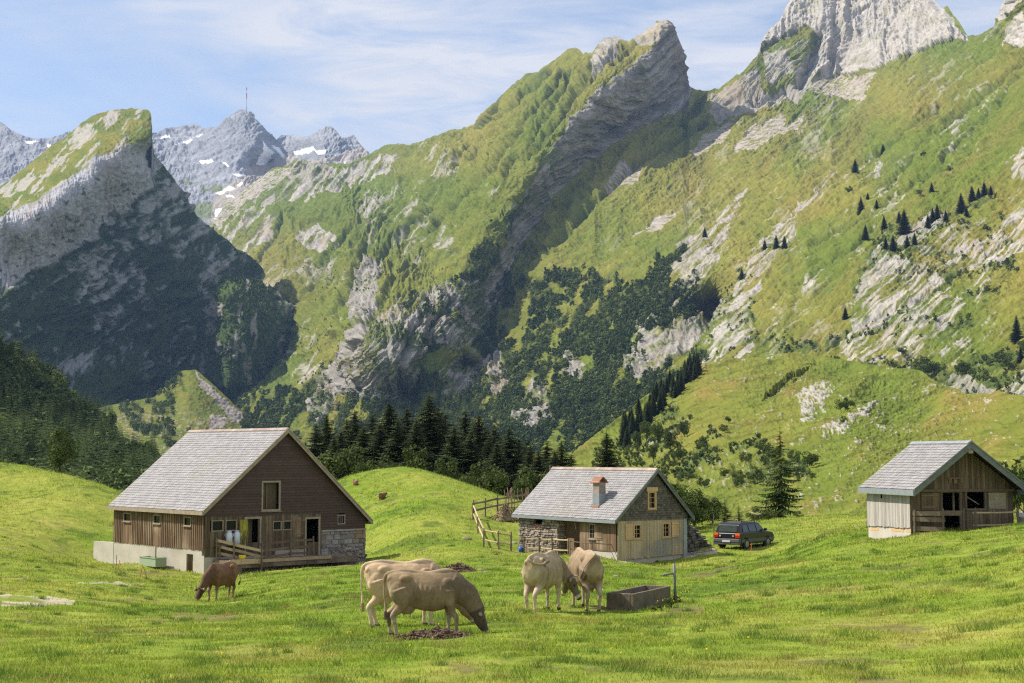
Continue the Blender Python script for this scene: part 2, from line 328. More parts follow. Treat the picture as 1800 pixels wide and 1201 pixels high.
# 2: shadowed mountain on the left
L2D = rbf([(-200, 460, 2700), (0, 345, 3000), (100, 250, 3250), (175, 198, 3350), (232, 193, 3350), (262, 202, 3250), (272, 275, 3300), (300, 310, 3380), (340, 370, 3450), (440, 455, 3550), (540, 560, 3700), (575, 690, 3900),
           (-200, 480, 2420), (0, 372, 2500), (60, 362, 2550), (110, 320, 2650), (165, 275, 2750), (215, 255, 2850), (262, 245, 3000), (0, 450, 2470), (100, 420, 2620), (200, 350, 2830), (262, 300, 3080),
           (0, 500, 2450), (120, 470, 2680), (200, 400, 2850), (0, 530, 2400), (150, 520, 2720), (262, 400, 3040), (262, 500, 3000), (350, 480, 3200), (400, 600, 3250), (500, 650, 3500), (100, 650, 2600), (200, 640, 2800), (200, 660, 2650), (300, 680, 2950), (400, 700, 3150), (0, 700, 2350), (0, 800, 2250), (300, 850, 2700), (600, 850, 3500), (-200, 800, 2000)], None, 10)
def paint2(PX, PY, D, V, N):
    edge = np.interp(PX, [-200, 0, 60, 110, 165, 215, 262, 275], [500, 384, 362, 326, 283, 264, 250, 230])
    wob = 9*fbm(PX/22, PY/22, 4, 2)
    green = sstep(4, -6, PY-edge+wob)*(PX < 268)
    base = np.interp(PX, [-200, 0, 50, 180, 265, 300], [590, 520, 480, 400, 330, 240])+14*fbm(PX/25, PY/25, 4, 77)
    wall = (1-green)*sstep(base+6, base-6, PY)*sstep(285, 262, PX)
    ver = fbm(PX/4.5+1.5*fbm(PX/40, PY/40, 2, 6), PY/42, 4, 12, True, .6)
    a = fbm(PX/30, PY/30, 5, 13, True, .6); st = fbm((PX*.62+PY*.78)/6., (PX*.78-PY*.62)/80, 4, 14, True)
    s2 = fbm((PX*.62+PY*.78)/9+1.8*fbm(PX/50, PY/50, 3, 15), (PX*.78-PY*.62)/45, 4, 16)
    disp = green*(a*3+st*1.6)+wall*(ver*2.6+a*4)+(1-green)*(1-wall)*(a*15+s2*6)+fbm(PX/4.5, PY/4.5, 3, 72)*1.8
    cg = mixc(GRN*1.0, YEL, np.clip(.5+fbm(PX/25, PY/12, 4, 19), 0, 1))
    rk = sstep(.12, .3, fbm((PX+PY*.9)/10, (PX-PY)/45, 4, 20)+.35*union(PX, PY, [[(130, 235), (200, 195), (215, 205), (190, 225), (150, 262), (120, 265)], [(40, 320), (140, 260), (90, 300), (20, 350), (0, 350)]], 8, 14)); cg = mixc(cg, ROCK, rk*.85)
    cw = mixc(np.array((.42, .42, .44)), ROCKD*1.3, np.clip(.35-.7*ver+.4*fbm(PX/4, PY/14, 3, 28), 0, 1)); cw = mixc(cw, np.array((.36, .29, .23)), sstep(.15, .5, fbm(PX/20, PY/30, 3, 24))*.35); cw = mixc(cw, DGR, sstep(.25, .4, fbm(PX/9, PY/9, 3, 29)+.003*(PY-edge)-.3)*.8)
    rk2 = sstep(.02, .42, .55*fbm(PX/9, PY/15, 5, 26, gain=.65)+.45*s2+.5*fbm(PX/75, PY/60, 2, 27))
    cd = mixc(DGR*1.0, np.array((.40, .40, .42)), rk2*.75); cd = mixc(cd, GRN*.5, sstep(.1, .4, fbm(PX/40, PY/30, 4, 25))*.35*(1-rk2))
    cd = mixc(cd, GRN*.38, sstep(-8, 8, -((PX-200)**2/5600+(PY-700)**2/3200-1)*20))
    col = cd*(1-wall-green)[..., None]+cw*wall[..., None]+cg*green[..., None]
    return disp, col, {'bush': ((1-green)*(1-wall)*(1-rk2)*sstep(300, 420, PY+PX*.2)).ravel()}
top2 = [(-250, 480), (-60, 400), (0, 330), (40, 298), (100, 250), (130, 228), (150, 212), (175, 200), (200, 195), (232, 192), (262, 197), (266, 204), (267, 240), (270, 272), (285, 290), (300, 308), (322, 335), (330, 352), (345, 378), (375, 405), (402, 425), (440, 452), (470, 480), (500, 500), (530, 540), (548, 580), (560, 630), (580, 700), (640, 800)]
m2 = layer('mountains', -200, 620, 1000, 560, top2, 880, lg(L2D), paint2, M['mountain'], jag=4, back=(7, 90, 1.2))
# crag in front of it
L2B = rbf([(330, 700, 2950), (345, 600, 2900), (355, 560, 2850), (385, 505, 2800), (400, 520, 2640), (395, 600, 2580), (390, 680, 2560), (430, 500, 2800), (470, 560, 2680), (470, 640, 2660), (520, 560, 2900), (520, 640, 2880), (560, 640, 3200), (560, 700, 3200), (330, 850, 2600), (450, 850, 2500), (600, 850, 3000), (470, 505, 2900)], None, 8)
def paint2b(PX, PY, D, V, N):
    a = fbm(PX/22, PY/22, 5, 51, True, .6); ver = fbm(PX/7+1.5*fbm(PX/30, PY/30, 2, 6), PY/45, 4, 52, True)
    disp = a*8+ver*3+fbm(PX/4, PY/4, 3, 73)*1.6
    rk = sstep(.12, .4, fbm(PX/12, PY/34, 5, 53)+.2*ver); col = mixc(DGR*1.3, ROCK*.7, rk*.8)
    col = mixc(col, GRN*.9, sstep(30, 0, PY-np.interp(PX, [345, 385, 430, 480, 560], [540, 500, 490, 505, 600]))*.6*(1-rk)); return disp, col, {'bush': ((1-rk)*(PY < 720)).ravel()}
m2b = layer('mountains', 325, 585, 330, 320, [(320, 760), (335, 700), (345, 630), (347, 590), (352, 560), (368, 525), (385, 502), (400, 493), (430, 490), (460, 500), (490, 515), (520, 540), (545, 575), (558, 620), (564, 660), (570, 700), (600, 760)], 850, lg(L2B), paint2b, M['mountain'], jag=4, back=(6, 60, 1.3))
# 3: valley fan
L3F = rbf([(100, 770, 1900), (180, 716, 2300), (270, 700, 2350), (330, 648, 2500), (400, 700, 2350), (440, 740, 2250), (560, 770, 2100), (300, 760, 1800), (450, 800, 1700), (200, 800, 1500), (300, 850, 1250), (100, 850, 1250), (500, 850, 1300), (330, 700, 2150), (360, 720, 2100)], None, 12)
def paintf(PX, PY, D, V, N):
    a = fbm(PX/18, PY/9, 5, 61, False, .6); n2 = fbm(PX/4, PY/2.5, 3, 62)
    col = mixc(GRN*.95, YEL*.8, np.clip(.4+a, 0, 1)); bl = sstep(.1, .35, n2+.3*a)*sstep(700, 740, PY); col = mixc(col, SCREE*.8, bl*.6)
    sc = union(PX, PY, [[(340, 650), (346, 655), (385, 695), (428, 725), (430, 742), (405, 742), (390, 715), (355, 680)], [(370, 730), (400, 735), (395, 750), (365, 755)]], 6, 10); col = mixc(col, SCREE*.85, sc)
    bm = union(PX, PY, [[(255, 700), (330, 640), (322, 680), (300, 740), (270, 730)], [(180, 716), (260, 716), (330, 760), (310, 790), (240, 760)], [(430, 700), (560, 700), (560, 780), (420, 760)]], 10, 14)*(1-sc)*(fbm(PX/9, PY/7, 3, 66) > -.05)
    return a*3+n2*1.2, col, {'tree': bm.ravel()}
mf = layer('valley_floor', 60, 640, 560, 260, [(0, 800), (100, 770), (150, 730), (180, 716), (220, 708), (270, 700), (300, 672), (320, 652), (345, 650), (370, 672), (400, 700), (440, 735), (520, 765), (700, 800)], 900, lg(L3F), paintf, M['mountain'], jag=2, back=(3, 25, .6))
# 4: the great sunny massif
pts4 = [(330, 360, 5400), (400, 345, 5200), (470, 300, 5100), (520, 275, 5000), (590, 285, 4900), (650, 265, 4700), (720, 250, 4300), (830, 222, 4000), (850, 190, 3980), (920, 130, 3900), (1010, 85, 3780), (1100, 62, 3650), (1175, 35, 3500), (1190, 60, 3550), (1205, 100, 3630), (1212, 150, 3700), (1240, 160, 3760), (1262, 155, 3800), (1330, 95, 3900), (1345, 60, 3950), (1400, 0, 4100), (1500, -60, 4100), (1650, -20, 3700), (1700, 65, 3200), (1750, 45, 2700), (1800, -20, 2400), (1950, -120, 1900),
        (1155, 75, 3380), (1110, 118, 3250), (1070, 145, 3150), (1040, 165, 3060), (1010, 205, 2980), (985, 240, 2900), (955, 275, 2800), (930, 310, 2700), (905, 350, 2600), (880, 400, 2500), (855, 440, 2420), (830, 480, 2350), (780, 520, 2260), (730, 540, 2200), (690, 560, 2140), (640, 590, 2050),
        (1205, 190, 3550), (1160, 215, 3440), (1120, 235, 3310), (1080, 262, 3190), (1040, 290, 3070), (1000, 325, 2940), (965, 360, 2840), (940, 400, 2740), (915, 440, 2640), (895, 480, 2550), (880, 520, 2470), (865, 570, 2400), (850, 610, 2320),
        (1240, 215, 3480), (1180, 245, 3260), (1100, 290, 3010), (1050, 330, 2850), (1000, 380, 2690), (960, 430, 2560), (930, 480, 2470),
        (1300, 150, 3700), (1300, 260, 3080), (1400, 170, 3600), (1480, 160, 3600), (1480, 130, 3750), (1400, 90, 3800), (1450, 50, 3850), (1600, 90, 3450), (1240, 300, 3000), (1100, 400, 2560), (1000, 500, 2350), (950, 560, 2250), (1300, 400, 2250), (1200, 500, 2000), (1400, 300, 2500), (1500, 300, 2200), (1600, 200, 2400), (1700, 110, 2650), (1790, 60, 2300), (1800, 200, 1750), (1800, 400, 1400), (1600, 400, 1560), (1400, 500, 1600), (1300, 480, 1850), (1300, 600, 1480), (1500, 600, 1280), (1800, 600, 1060), (1240, 650, 1500), (1230, 500, 1850), (1245, 540, 1950), (1130, 560, 1950), (1100, 650, 1800), (1000, 700, 1750), (900, 650, 2050), (900, 750, 1750), (830, 620, 2150), (820, 640, 2200), (850, 850, 1500), (1100, 800, 1400), (1950, 850, 850), (1500, 850, 1000), (1950, 300, 1300), (1700, 300, 1720), (1520, 470, 1470), (1650, 480, 1370), (1660, 560, 1220),
        (700, 400, 3300), (600, 350, 3900), (500, 330, 4700), (450, 460, 3800), (400, 400, 4600), (550, 450, 3400), (600, 520, 2800), (560, 600, 2500), (600, 700, 2100), (640, 660, 1980), (700, 650, 1950), (715, 700, 2050), (760, 680, 2000), (500, 800, 2100), (450, 700, 2500), (500, 620, 2800), (600, 600, 2300), (560, 700, 2150), (620, 740, 1900), (350, 850, 2100), (750, 450, 2850), (800, 350, 3050), (850, 280, 3250), (900, 200, 3450), (1000, 140, 3450), (760, 300, 3650), (700, 500, 2550)]
L4D = rbf(pts4, None, 9)
CLIFF = [[(1180, 30), (1206, 60), (1216, 150), (1208, 192), (1160, 212), (1120, 228), (1080, 250), (1040, 280), (1000, 315), (965, 352), (935, 400), (905, 450), (880, 500), (862, 560), (850, 610), (815, 600), (830, 545), (855, 480), (880, 420), (915, 345), (950, 290), (985, 243), (1020, 200), (1050, 160), (1110, 124), (1155, 80)]]
DOME = [[(1330, 100), (1345, 55), (1380, 10), (1400, -60), (1650, -60), (1655, 10), (1702, 70), (1670, 78), (1620, 92), (1560, 112), (1500, 135), (1450, 136), (1415, 140), (1440, 100), (1445, 60), (1420, 50), (1380, 70)], [(1758, 40), (1770, -30), (1850, -80), (1830, -20), (1790, 15)], [(1775, 60), (1800, 20), (1820, 60), (1800, 85), (1768, 80)]]
RIBS = [[(1250, 165), (1290, 150), (1330, 120), (1345, 160), (1420, 150), (1440, 160), (1360, 185), (1300, 205), (1262, 215), (1250, 200)], [(1345, 100), (1380, 85), (1400, 130), (1350, 150)], [(1400, 130), (1438, 60), (1450, 80), (1425, 150), (1405, 155)]]
SLABS = [[(1225, 650), (1262, 590), (1290, 520), (1330, 440), (1400, 370), (1450, 320), (1480, 300), (1450, 350), (1390, 410), (1340, 490), (1318, 560), (1325, 620), (1280, 650)], [(1560, 290), (1500, 330), (1470, 330), (1530, 280)],
         [(1120, 560), (1150, 510), (1200, 420), (1250, 400), (1320, 330), (1280, 420), (1240, 500), (1210, 560), (1160, 650), (1110, 650)],
         [(1490, 615), (1500, 560), (1520, 500), (1540, 450), (1580, 460), (1620, 470), (1690, 520), (1700, 545), (1660, 590), (1600, 600), (1560, 635), (1500, 635)], [(1575, 440), (1600, 405), (1640, 380), (1665, 375), (1660, 400), (1610, 440)], [(1775, 290), (1800, 255), (1830, 280), (1800, 320), (1778, 310)],
         [(1700, 480), (1780, 370), (1850, 360), (1810, 440), (1740, 480)], [(1640, 680), (1700, 660), (1760, 690), (1850, 640), (1850, 720), (1720, 725)], [(1500, 590), (1560, 560), (1640, 570), (1600, 640), (1510, 640)]]
LOWR = [[(555, 745), (575, 670), (620, 580), (660, 560), (700, 530), (830, 490), (850, 540), (830, 610), (780, 615), (740, 600), (722, 660), (715, 715), (650, 700), (600, 690), (575, 750)], [(610, 540), (640, 470), (680, 470), (660, 540), (630, 580)], [(905, 752), (925, 700), (935, 662), (968, 688), (966, 740), (935, 757)], [(750, 760), (790, 640), (860, 630), (850, 680), (800, 700)],
        [(1090, 640), (1140, 600), (1230, 560), (1240, 590), (1180, 650), (1120, 680)], [(990, 640), (1010, 620), (1030, 660), (1010, 690)], [(560, 760), (580, 690), (590, 640), (570, 660), (550, 720)], [(860, 640), (880, 610), (900, 680), (870, 700)]]
KARST = [[(430, 345), (480, 300), (540, 288), (600, 300), (650, 285), (700, 275), (690, 305), (620, 325), (560, 350), (470, 370)], [(385, 425), (410, 390), (470, 372), (495, 385), (470, 430), (450, 455), (420, 450)], [(520, 420), (560, 400), (600, 420), (560, 450)]]
SCREEP = [[(1415, 165), (1440, 138), (1500, 136), (1545, 128), (1535, 160), (1515, 182), (1470, 176)], [(1208, 275), (1235, 235), (1290, 215), (1275, 255), (1225, 275)], [(1285, 275), (1320, 225), (1370, 200), (1385, 215), (1345, 255)], [(1110, 420), (1150, 385), (1200, 365), (1160, 410)], [(1060, 330), (1090, 285), (1130, 290), (1110, 330)], [(1350, 240), (1420, 200), (1400, 230)], [(370, 390), (430, 310), (530, 290), (500, 320), (420, 370), (385, 410)]]
FOREST = [[(850, 575), (878, 500), (905, 455), (930, 500), (990, 480), (1040, 478), (1080, 490), (1130, 500), (1150, 455), (1180, 455), (1185, 500), (1150, 560), (1130, 600), (1150, 650), (1200, 650), (1230, 620), (1245, 640), (1150, 720), (1060, 790), (960, 800), (850, 800), (790, 720), (850, 640), (825, 610)], [(1140, 560), (1180, 500), (1228, 490), (1236, 520), (1215, 570), (1180, 600)],
          [(400, 720), (470, 690), (540, 690), (580, 640), (590, 720), (640, 700), (700, 640), (760, 640), (800, 720), (830, 790), (600, 800), (420, 790)], [(720, 530), (820, 480), (860, 415), (925, 335), (930, 345), (880, 425), (840, 500), (760, 540)], [(720, 530), (800, 500), (820, 560), (760, 620), (700, 600)],
          [(1150, 455), (1210, 440), (1190, 480), (1150, 500)]]
SHRUB = [[(1180, 620), (1300, 470), (1330, 520), (1340, 600), (1480, 600), (1480, 640), (1300, 640)], [(1480, 640), (1540, 400), (1640, 380), (1760, 330), (1800, 500), (1700, 560), (1640, 640), (1700, 700), (1560, 660)], [(1620, 660), (1800, 620), (1830, 740), (1660, 720)]]
def paint4(PX, PY, D, V, N):
    X, Y, Z = V[..., 0], V[..., 1], V[..., 2]
    ca, sa = .62, .78                      # strata run up to the right
    rr_ = sstep(1020, 1180, PX+.25*PY); q1 = (PX*ca-PY*sa)*(1-rr_)+(PX*.74-PY*.67)*rr_; q2 = (PX*sa+PY*ca)*(1-rr_)+(PX*.67+PY*.74)*rr_
    wrp = fbm(PX/70, PY/70, 3, 101)
    st = fbm(q2/9.+1.1*wrp, q1/120., 5, 102, True, .6)
    st2 = fbm(q2/3.8+1.2*wrp, q1/60., 4, 103, False, .6)
    a = fbm(PX/38, PY/38, 5, 104, True, .55); ver = fbm(PX/11+1.5*wrp, PY/60, 5, 105, True, .6); n1 = fbm(X/38, (Z+Y*.35)/30, 4, 106); fine = fbm(X/7, (Z+Y*.4)/5, 3, 107)
    gl = fbm((PX*.78+PY*.35)/15+2*wrp, (PY*.8-PX*.3)/80., 4, 108, True, .6)
    cl = union(PX, PY, CLIFF, 7, 24, 1); dm = union(PX, PY, DOME, 9, 22, 2); rb = union(PX, PY, RIBS+[[(1035, 104), (1060, 60), (1100, 55), (1088, 85), (1052, 122), (1040, 132)], [(1115, 60), (1160, 38), (1176, 28), (1192, 60), (1150, 74), (1120, 80)], [(1040, 180), (1110, 120), (1165, 62), (1176, 60), (1120, 130), (1050, 190)]], 9, 16, 3); sb = union(PX, PY, SLABS, 15, 24, 4); lr = union(PX, PY, LOWR, 14, 22, 5); ks = union(PX, PY, KARST, 18, 20, 6)
    sc = union(PX, PY, SCREEP, 9, 20, 7); fo = union(PX, PY, FOREST, 16, 24, 8); sh = union(PX, PY, SHRUB, 26, 30, 9)
    dk = lines(PX, PY, [[(1420, 432), (1500, 395), (1560, 360), (1640, 300), (1700, 240), (1790, 140)], [(1440, 620), (1540, 560), (1640, 520), (1700, 470), (1760, 440)], [(1500, 300), (1580, 240), (1650, 190)], [(1560, 330), (1620, 250), (1700, 190), (1800, 110)], [(1400, 500), (1480, 450), (1540, 400)], [(1180, 560), (1210, 500), (1230, 480)]], 4.5, 9)
    dk2 = lines(PX, PY, [[(960, 440), (1010, 390), (1050, 345), (1110, 295), (1180, 250), (1235, 215)], [(1195, 215), (1225, 190), (1240, 165)], [(1240, 575), (1246, 545), (1258, 530)], [(1325, 180), (1380, 160), (1400, 175)], [(1265, 205), (1300, 170), (1330, 165)], [(1405, 150), (1430, 100), (1440, 65)], [(1060, 250), (1120, 210), (1180, 180)]], 7, 6)
    dk3 = lines(PX, PY, [[(830, 280), (870, 215), (960, 130)], [(850, 330), (900, 250), (990, 130)], [(880, 330), (940, 240), (1010, 120)], [(930, 280), (990, 200), (1040, 110)], [(840, 225), (880, 170)], [(445, 490), (480, 425), (500, 380)], [(590, 560), (625, 490), (650, 430)], [(640, 590), (690, 500), (720, 470)], [(700, 690), (712, 610), (740, 560)], [(600, 690), (630, 600), (660, 560)], [(560, 470), (600, 420), (640, 390)], [(660, 470), (700, 420), (760, 370)], [(520, 540), (560, 500), (580, 450)], [(745, 640), (760, 570), (790, 540)], [(800, 300), (820, 260)], [(740, 420), (800, 370), (850, 330)], [(990, 190), (1060, 110), (1100, 80)], [(1080, 110), (1130, 70)]], 5, 8)
    sf = fbm(q2/3.6+.9*wrp, q1/34, 4, 121, gain=.6); mic = fbm(PX/4.2, PY/3.2, 3, 122, gain=.6); reg = fbm(PX/60, PY/60, 3, 123)
    rocky = np.clip(cl+dm+rb*.9+sb*sstep(-.06, .12, .7*st2+.6*sf+.3*n1+.05)+lr*(st2+.3*a > -.25)+ks*(st2 > -.12), 0, 1)*(1-sc)
    # scattered outcrops on the grass
    oc = sstep(.16, .34, .6*sf+.5*reg+.12*mic-.08)*sstep(1000, 1450, PX+PY*.25+100*wrp)*.5
    oc = np.maximum(oc, sstep(.14, .34, .55*sf+.55*reg+.15*mic-.06)*(PX < 900)*.85)
    near = union(PX, PY, [[(1480, 640), (1500, 430), (1800, 380), (1850, 760), (1600, 700)], [(1130, 640), (1300, 470), (1500, 330), (1560, 300), (1400, 560)], [(1380, 440), (1700, 180), (1800, 120), (1800, 220), (1500, 420)]], 30, 40, 11)
    oc = np.clip(oc+near*sstep(.14, .38, .45*sf+.35*mic+.5*reg)*.8, 0, 1)
    rocky = np.clip(np.maximum(rocky, oc*(1-sc)*(1-fo)), 0, 1)
    amp = 1
    disp = (a*6.5+st*2.2+n1*2+mic*1.5+sf*1.5)*(1-.85*sc)
    disp = disp+rocky*(st*2+st2*1.6+sf*1.6)+dm*(fbm(PX/5+.5*wrp, PY/45, 3, 126, True)*1.8+fbm(PX/23+.9*wrp+PY/260, PY/200, 3, 124, True)*13)+lr*(ver*3+st*2+fbm(PX/22+.8*wrp, PY/130, 3, 127, True)*11)+cl*(st*3.5+st2*2.5+a*3-1.5)
    gul = union(PX, PY, [[(480, 560), (520, 400), (820, 260), (1100, 60), (1180, 40), (1100, 125), (980, 240), (850, 440), (600, 600)]], 20, 30, 12)
    disp = disp+gul*gl*8
    lo = union(PX, PY, [[(450, 720), (520, 480), (840, 470), (850, 620), (700, 740)]], 20, 30, 13); disp = disp+lo*ver*3
    rgt = sstep(1150, 1450, PX+.5*PY-150); disp = disp+rgt*(1-rocky)*(st*4+sf*2+gl*1.5)
    disp = disp-dk*9-dk2*20-dk3*17*(1+.3*gl)+sstep(960, 880, PX)*(1-rocky)*(st*3+ver*2+gl*5)
    big = fbm(PX/120, PY/90, 3, 109)
    g = mixc(GRN, YEL, np.clip(.36+.9*big+.35*n1+.10*rgt, 0, 1)); g = mixc(g, RUST, sstep(.15, .5, fbm(q2/30+wrp, q1/140, 4, 110)+.2*rgt-.02)*.24*sstep(900, 1200, PX))
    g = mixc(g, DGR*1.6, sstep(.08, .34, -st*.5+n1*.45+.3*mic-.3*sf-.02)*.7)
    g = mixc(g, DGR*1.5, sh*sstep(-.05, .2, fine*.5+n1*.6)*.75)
    g = mixc(g, DGR*1.2, np.clip(dk*.6+dk2*.5+dk3*.45, 0, .8)); g = g*(1+.28*mic[..., None]+.12*sf[..., None])  # gully shade and fine relief contrast painted into the grass colour
    rk = mixc(ROCK*1.08, ROCKD*.8, np.clip(.38-.6*sf-.3*st2-.2*st+.35*mic, 0, 1)); rk = mixc(rk, np.array((.40, .30, .21)), sstep(.2, .5, fbm(PX/26, PY/40, 3, 112))*.35)  # darker rock where strata sink paints shade into gaps between slabs
    bnd = fbm(q2/5.5+1.2*wrp, q1/160., 3, 125); rk = mixc(rk, mixc(ROCK*.95, ROCKD*.75, np.clip(.45+.9*bnd+.5*mic, 0, 1)), cl*.85); rk = mixc(rk, DGR*1.6, cl*sstep(.2, .45, n1*.7+reg*.6+(PY-330)/900.)*.7); rk = mixc(rk, rk*.8, lr*.8); rk = mixc(rk, DGR*1.6, lr*sstep(.0, .25, n1*.6+mic*.4+reg*.4)*.8); rk = mixc(rk, ROCK*1.12, dm*(.75+.25*np.sign(mic)))
    g = mixc(g, rk, rocky*(.93-.25*(n1 > .2))); g = mixc(g, SCREE*(1+.2*fine[..., None]), sc*sstep(-.35, -.05, fine+.5*n1))
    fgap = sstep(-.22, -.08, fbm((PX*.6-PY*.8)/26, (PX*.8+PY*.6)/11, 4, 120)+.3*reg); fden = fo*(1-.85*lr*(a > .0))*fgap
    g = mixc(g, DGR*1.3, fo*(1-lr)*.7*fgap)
    cliffbush = 0
    return disp, g, {'tree': fden.ravel(), 'bush': np.clip(sh*.5*(n1 > .0)*(1-rocky)+lo*.35*(n1 > .05)+rocky*(PX < 900)*(PY > 450)*.4*(n1 > .1), 0, 1).ravel()}
top4 = [(320, 480), (345, 420), (375, 395), (395, 360), (430, 335), (470, 305), (520, 280), (570, 290), (620, 285), (650, 268), (690, 252), (720, 255), (760, 240), (800, 230), (832, 222), (845, 200), (870, 178), (900, 150), (925, 130), (960, 118), (985, 98), (1000, 84), (1015, 82), (1025, 95), (1040, 96), (1062, 68), (1080, 66), (1100, 70), (1130, 60), (1155, 40), (1172, 33), (1182, 42), (1190, 60), (1200, 85), (1205, 115), (1211, 150), (1225, 159), (1245, 160), (1270, 148), (1300, 130), (1330, 98), (1342, 62), (1370, 38), (1385, 5), (1410, -20), (1500, -60), (1620, -40), (1640, -5), (1655, 18), (1665, 12), (1685, 40), (1700, 66), (1725, 58), (1750, 42), (1765, 0), (1780, -25), (1900, -120), (2000, -160)]
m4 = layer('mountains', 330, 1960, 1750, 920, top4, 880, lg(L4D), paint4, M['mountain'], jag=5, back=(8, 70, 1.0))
# 5: near sunny hillside on the right
L5D = rbf([(1005, 797, 620), (1060, 755, 680), (1130, 700, 760), (1180, 670, 820), (1240, 640, 880), (1320, 628, 860), (1400, 622, 840), (1500, 636, 790), (1620, 650, 730), (1700, 665, 690), (1800, 660, 640), (2000, 640, 560), (940, 870, 520), (1000, 900, 340), (1150, 850, 420), (1150, 780, 560), (1300, 900, 260), (1400, 905, 225), (1500, 900, 200), (1800, 900, 160), (2000, 900, 140), (1300, 760, 480), (1500, 760, 400), (1800, 760, 300), (1300, 690, 640), (1500, 690, 560), (1800, 700, 440), (1230, 810, 430), (1380, 830, 330), (1250, 870, 300), (1420, 760, 420), (1400, 960, 190), (1800, 960, 130), (1000, 960, 270)], None, 10)
def paint5(PX, PY, D, V, N):
    X, Y, Z = V[..., 0], V[..., 1], V[..., 2]
    w = fbm((PX-PY*.4)/46, (PY+PX*.4)/26, 4, 201); fine = fbm(PX/7, PY/4.2, 4, 203); big = fbm((PX-PY*.5)/150, (PY+PX*.5)/90, 3, 204)
    rocks = union(PX, PY, [[(1400, 700), (1435, 672), (1475, 672), (1450, 700), (1440, 735), (1410, 740)], [(1440, 755), (1480, 740), (1540, 690), (1550, 700), (1500, 745), (1450, 765)], [(1345, 632), (1360, 622), (1380, 630), (1350, 636)]], 14, 12, 21)
    bank = union(PX, PY, [[(1190, 840), (1240, 770), (1330, 780), (1410, 800), (1430, 830), (1330, 850), (1200, 860)], [(1110, 780), (1180, 720), (1220, 750), (1170, 800), (1120, 830)]], 18, 18, 22)
    mc_ = fbm(PX/3.5, PY/3, 3, 223); rk = np.clip(rocks*sstep(-.1, .15, fine*.6+w*.3+mc_*.6)*.85+bank*sstep(.22, .45, fine*.5+mc_*.5)*.55, 0, 1); rk = np.maximum(rk, sstep(.46, .60, fine+.25*w)*.6*sstep(1000, 1500, PX))
    gully = union(PX, PY, [[(1345, 695), (1400, 650), (1425, 640), (1400, 680), (1340, 705)]], 5, 10, 23)
    tl = fbm(PX/34, (PY+.22*PX)/3.+2.5*big, 3, 225)
    disp = (big*16+w*6+fine*2.4+fbm(PX/38, (PY+.22*PX)/3.4+2.5*big, 3, 224, True)*1.3+rk*.5+bank*w*14-gully*10+mc_*1.2)
    g = mixc(GRN*1.12, YEL*.95, np.clip(.38+.7*big+.5*w, 0, 1)); g = mixc(g, GRN*.5, np.clip(.9*tl+fine*.3, 0, .75)); g = mixc(g, RUST, sstep(.3, .6, w+.3*big)*.3)
    g = mixc(g, DGR*1.8, (bank+gully).clip(0, 1)*sstep(-.2, .2, w)*.7); g = mixc(g, ROCK*(1+.3*fine[..., None]), rk)
    return disp, g, {'bush': np.clip(bank*(w > -.15)*.9+gully*.7+union(PX, PY, [[(1040, 800), (1120, 730), (1130, 820), (1050, 850)], [(1090, 860), (1200, 790), (1210, 850), (1150, 880)]], 10, 12)*.6, 0, 1).ravel()}
top5 = [(900, 920), (950, 860), (1005, 797), (1060, 755), (1100, 725), (1130, 700), (1180, 668), (1240, 640), (1290, 632), (1340, 626), (1400, 620), (1450, 628), (1500, 636), (1560, 645), (1620, 652), (1660, 680), (1700, 700), (1760, 690), (1800, 700), (2000, 690)]
m5 = layer('hillside', 920, 1990, 1250, 520, top5, 965, lg(L5D), paint5, M['mountain'], jag=2.5, back=(5, 12, .8))
# 6: dark wooded hill on the left; unseen ridge past the frame, raised and steepened to shade it
L6D = rbf([(-1500, -1100, 720), (-500, -150, 760), (-250, 250, 820), (-700, 100, 620), (-300, 480, 600), (0, 603, 900), (120, 700, 820), (180, 740, 760), (270, 803, 650), (340, 880, 600), (0, 800, 480), (120, 840, 450), (240, 870, 420), (-300, 740, 470), (-700, 600, 470), (-1500, 500, 600), (-1500, 900, 350), (0, 900, 330), (300, 930, 330), (-400, 900, 350)], None, 15)
def paint6(PX, PY, D, V, N):
    a = fbm(PX/60, PY/60, 4, 301, True); col = mixc(DGR*.8, GRN*.6, np.clip(.3+a*.5, 0, 1))
    return a*25, col, {'tree': np.ones(PX.size)*(PX.ravel() > -260)}
m6 = layer('hills', -1500, 360, 620, 240, [(-1500, -1100), (-500, -150), (-250, 250), (-100, 480), (0, 606), (60, 645), (120, 702), (180, 745), (230, 785), (262, 815), (300, 860), (360, 920)], 950, lg(L6D), paint6, M['mountain'], jag=3, back=(4, 30, .5))
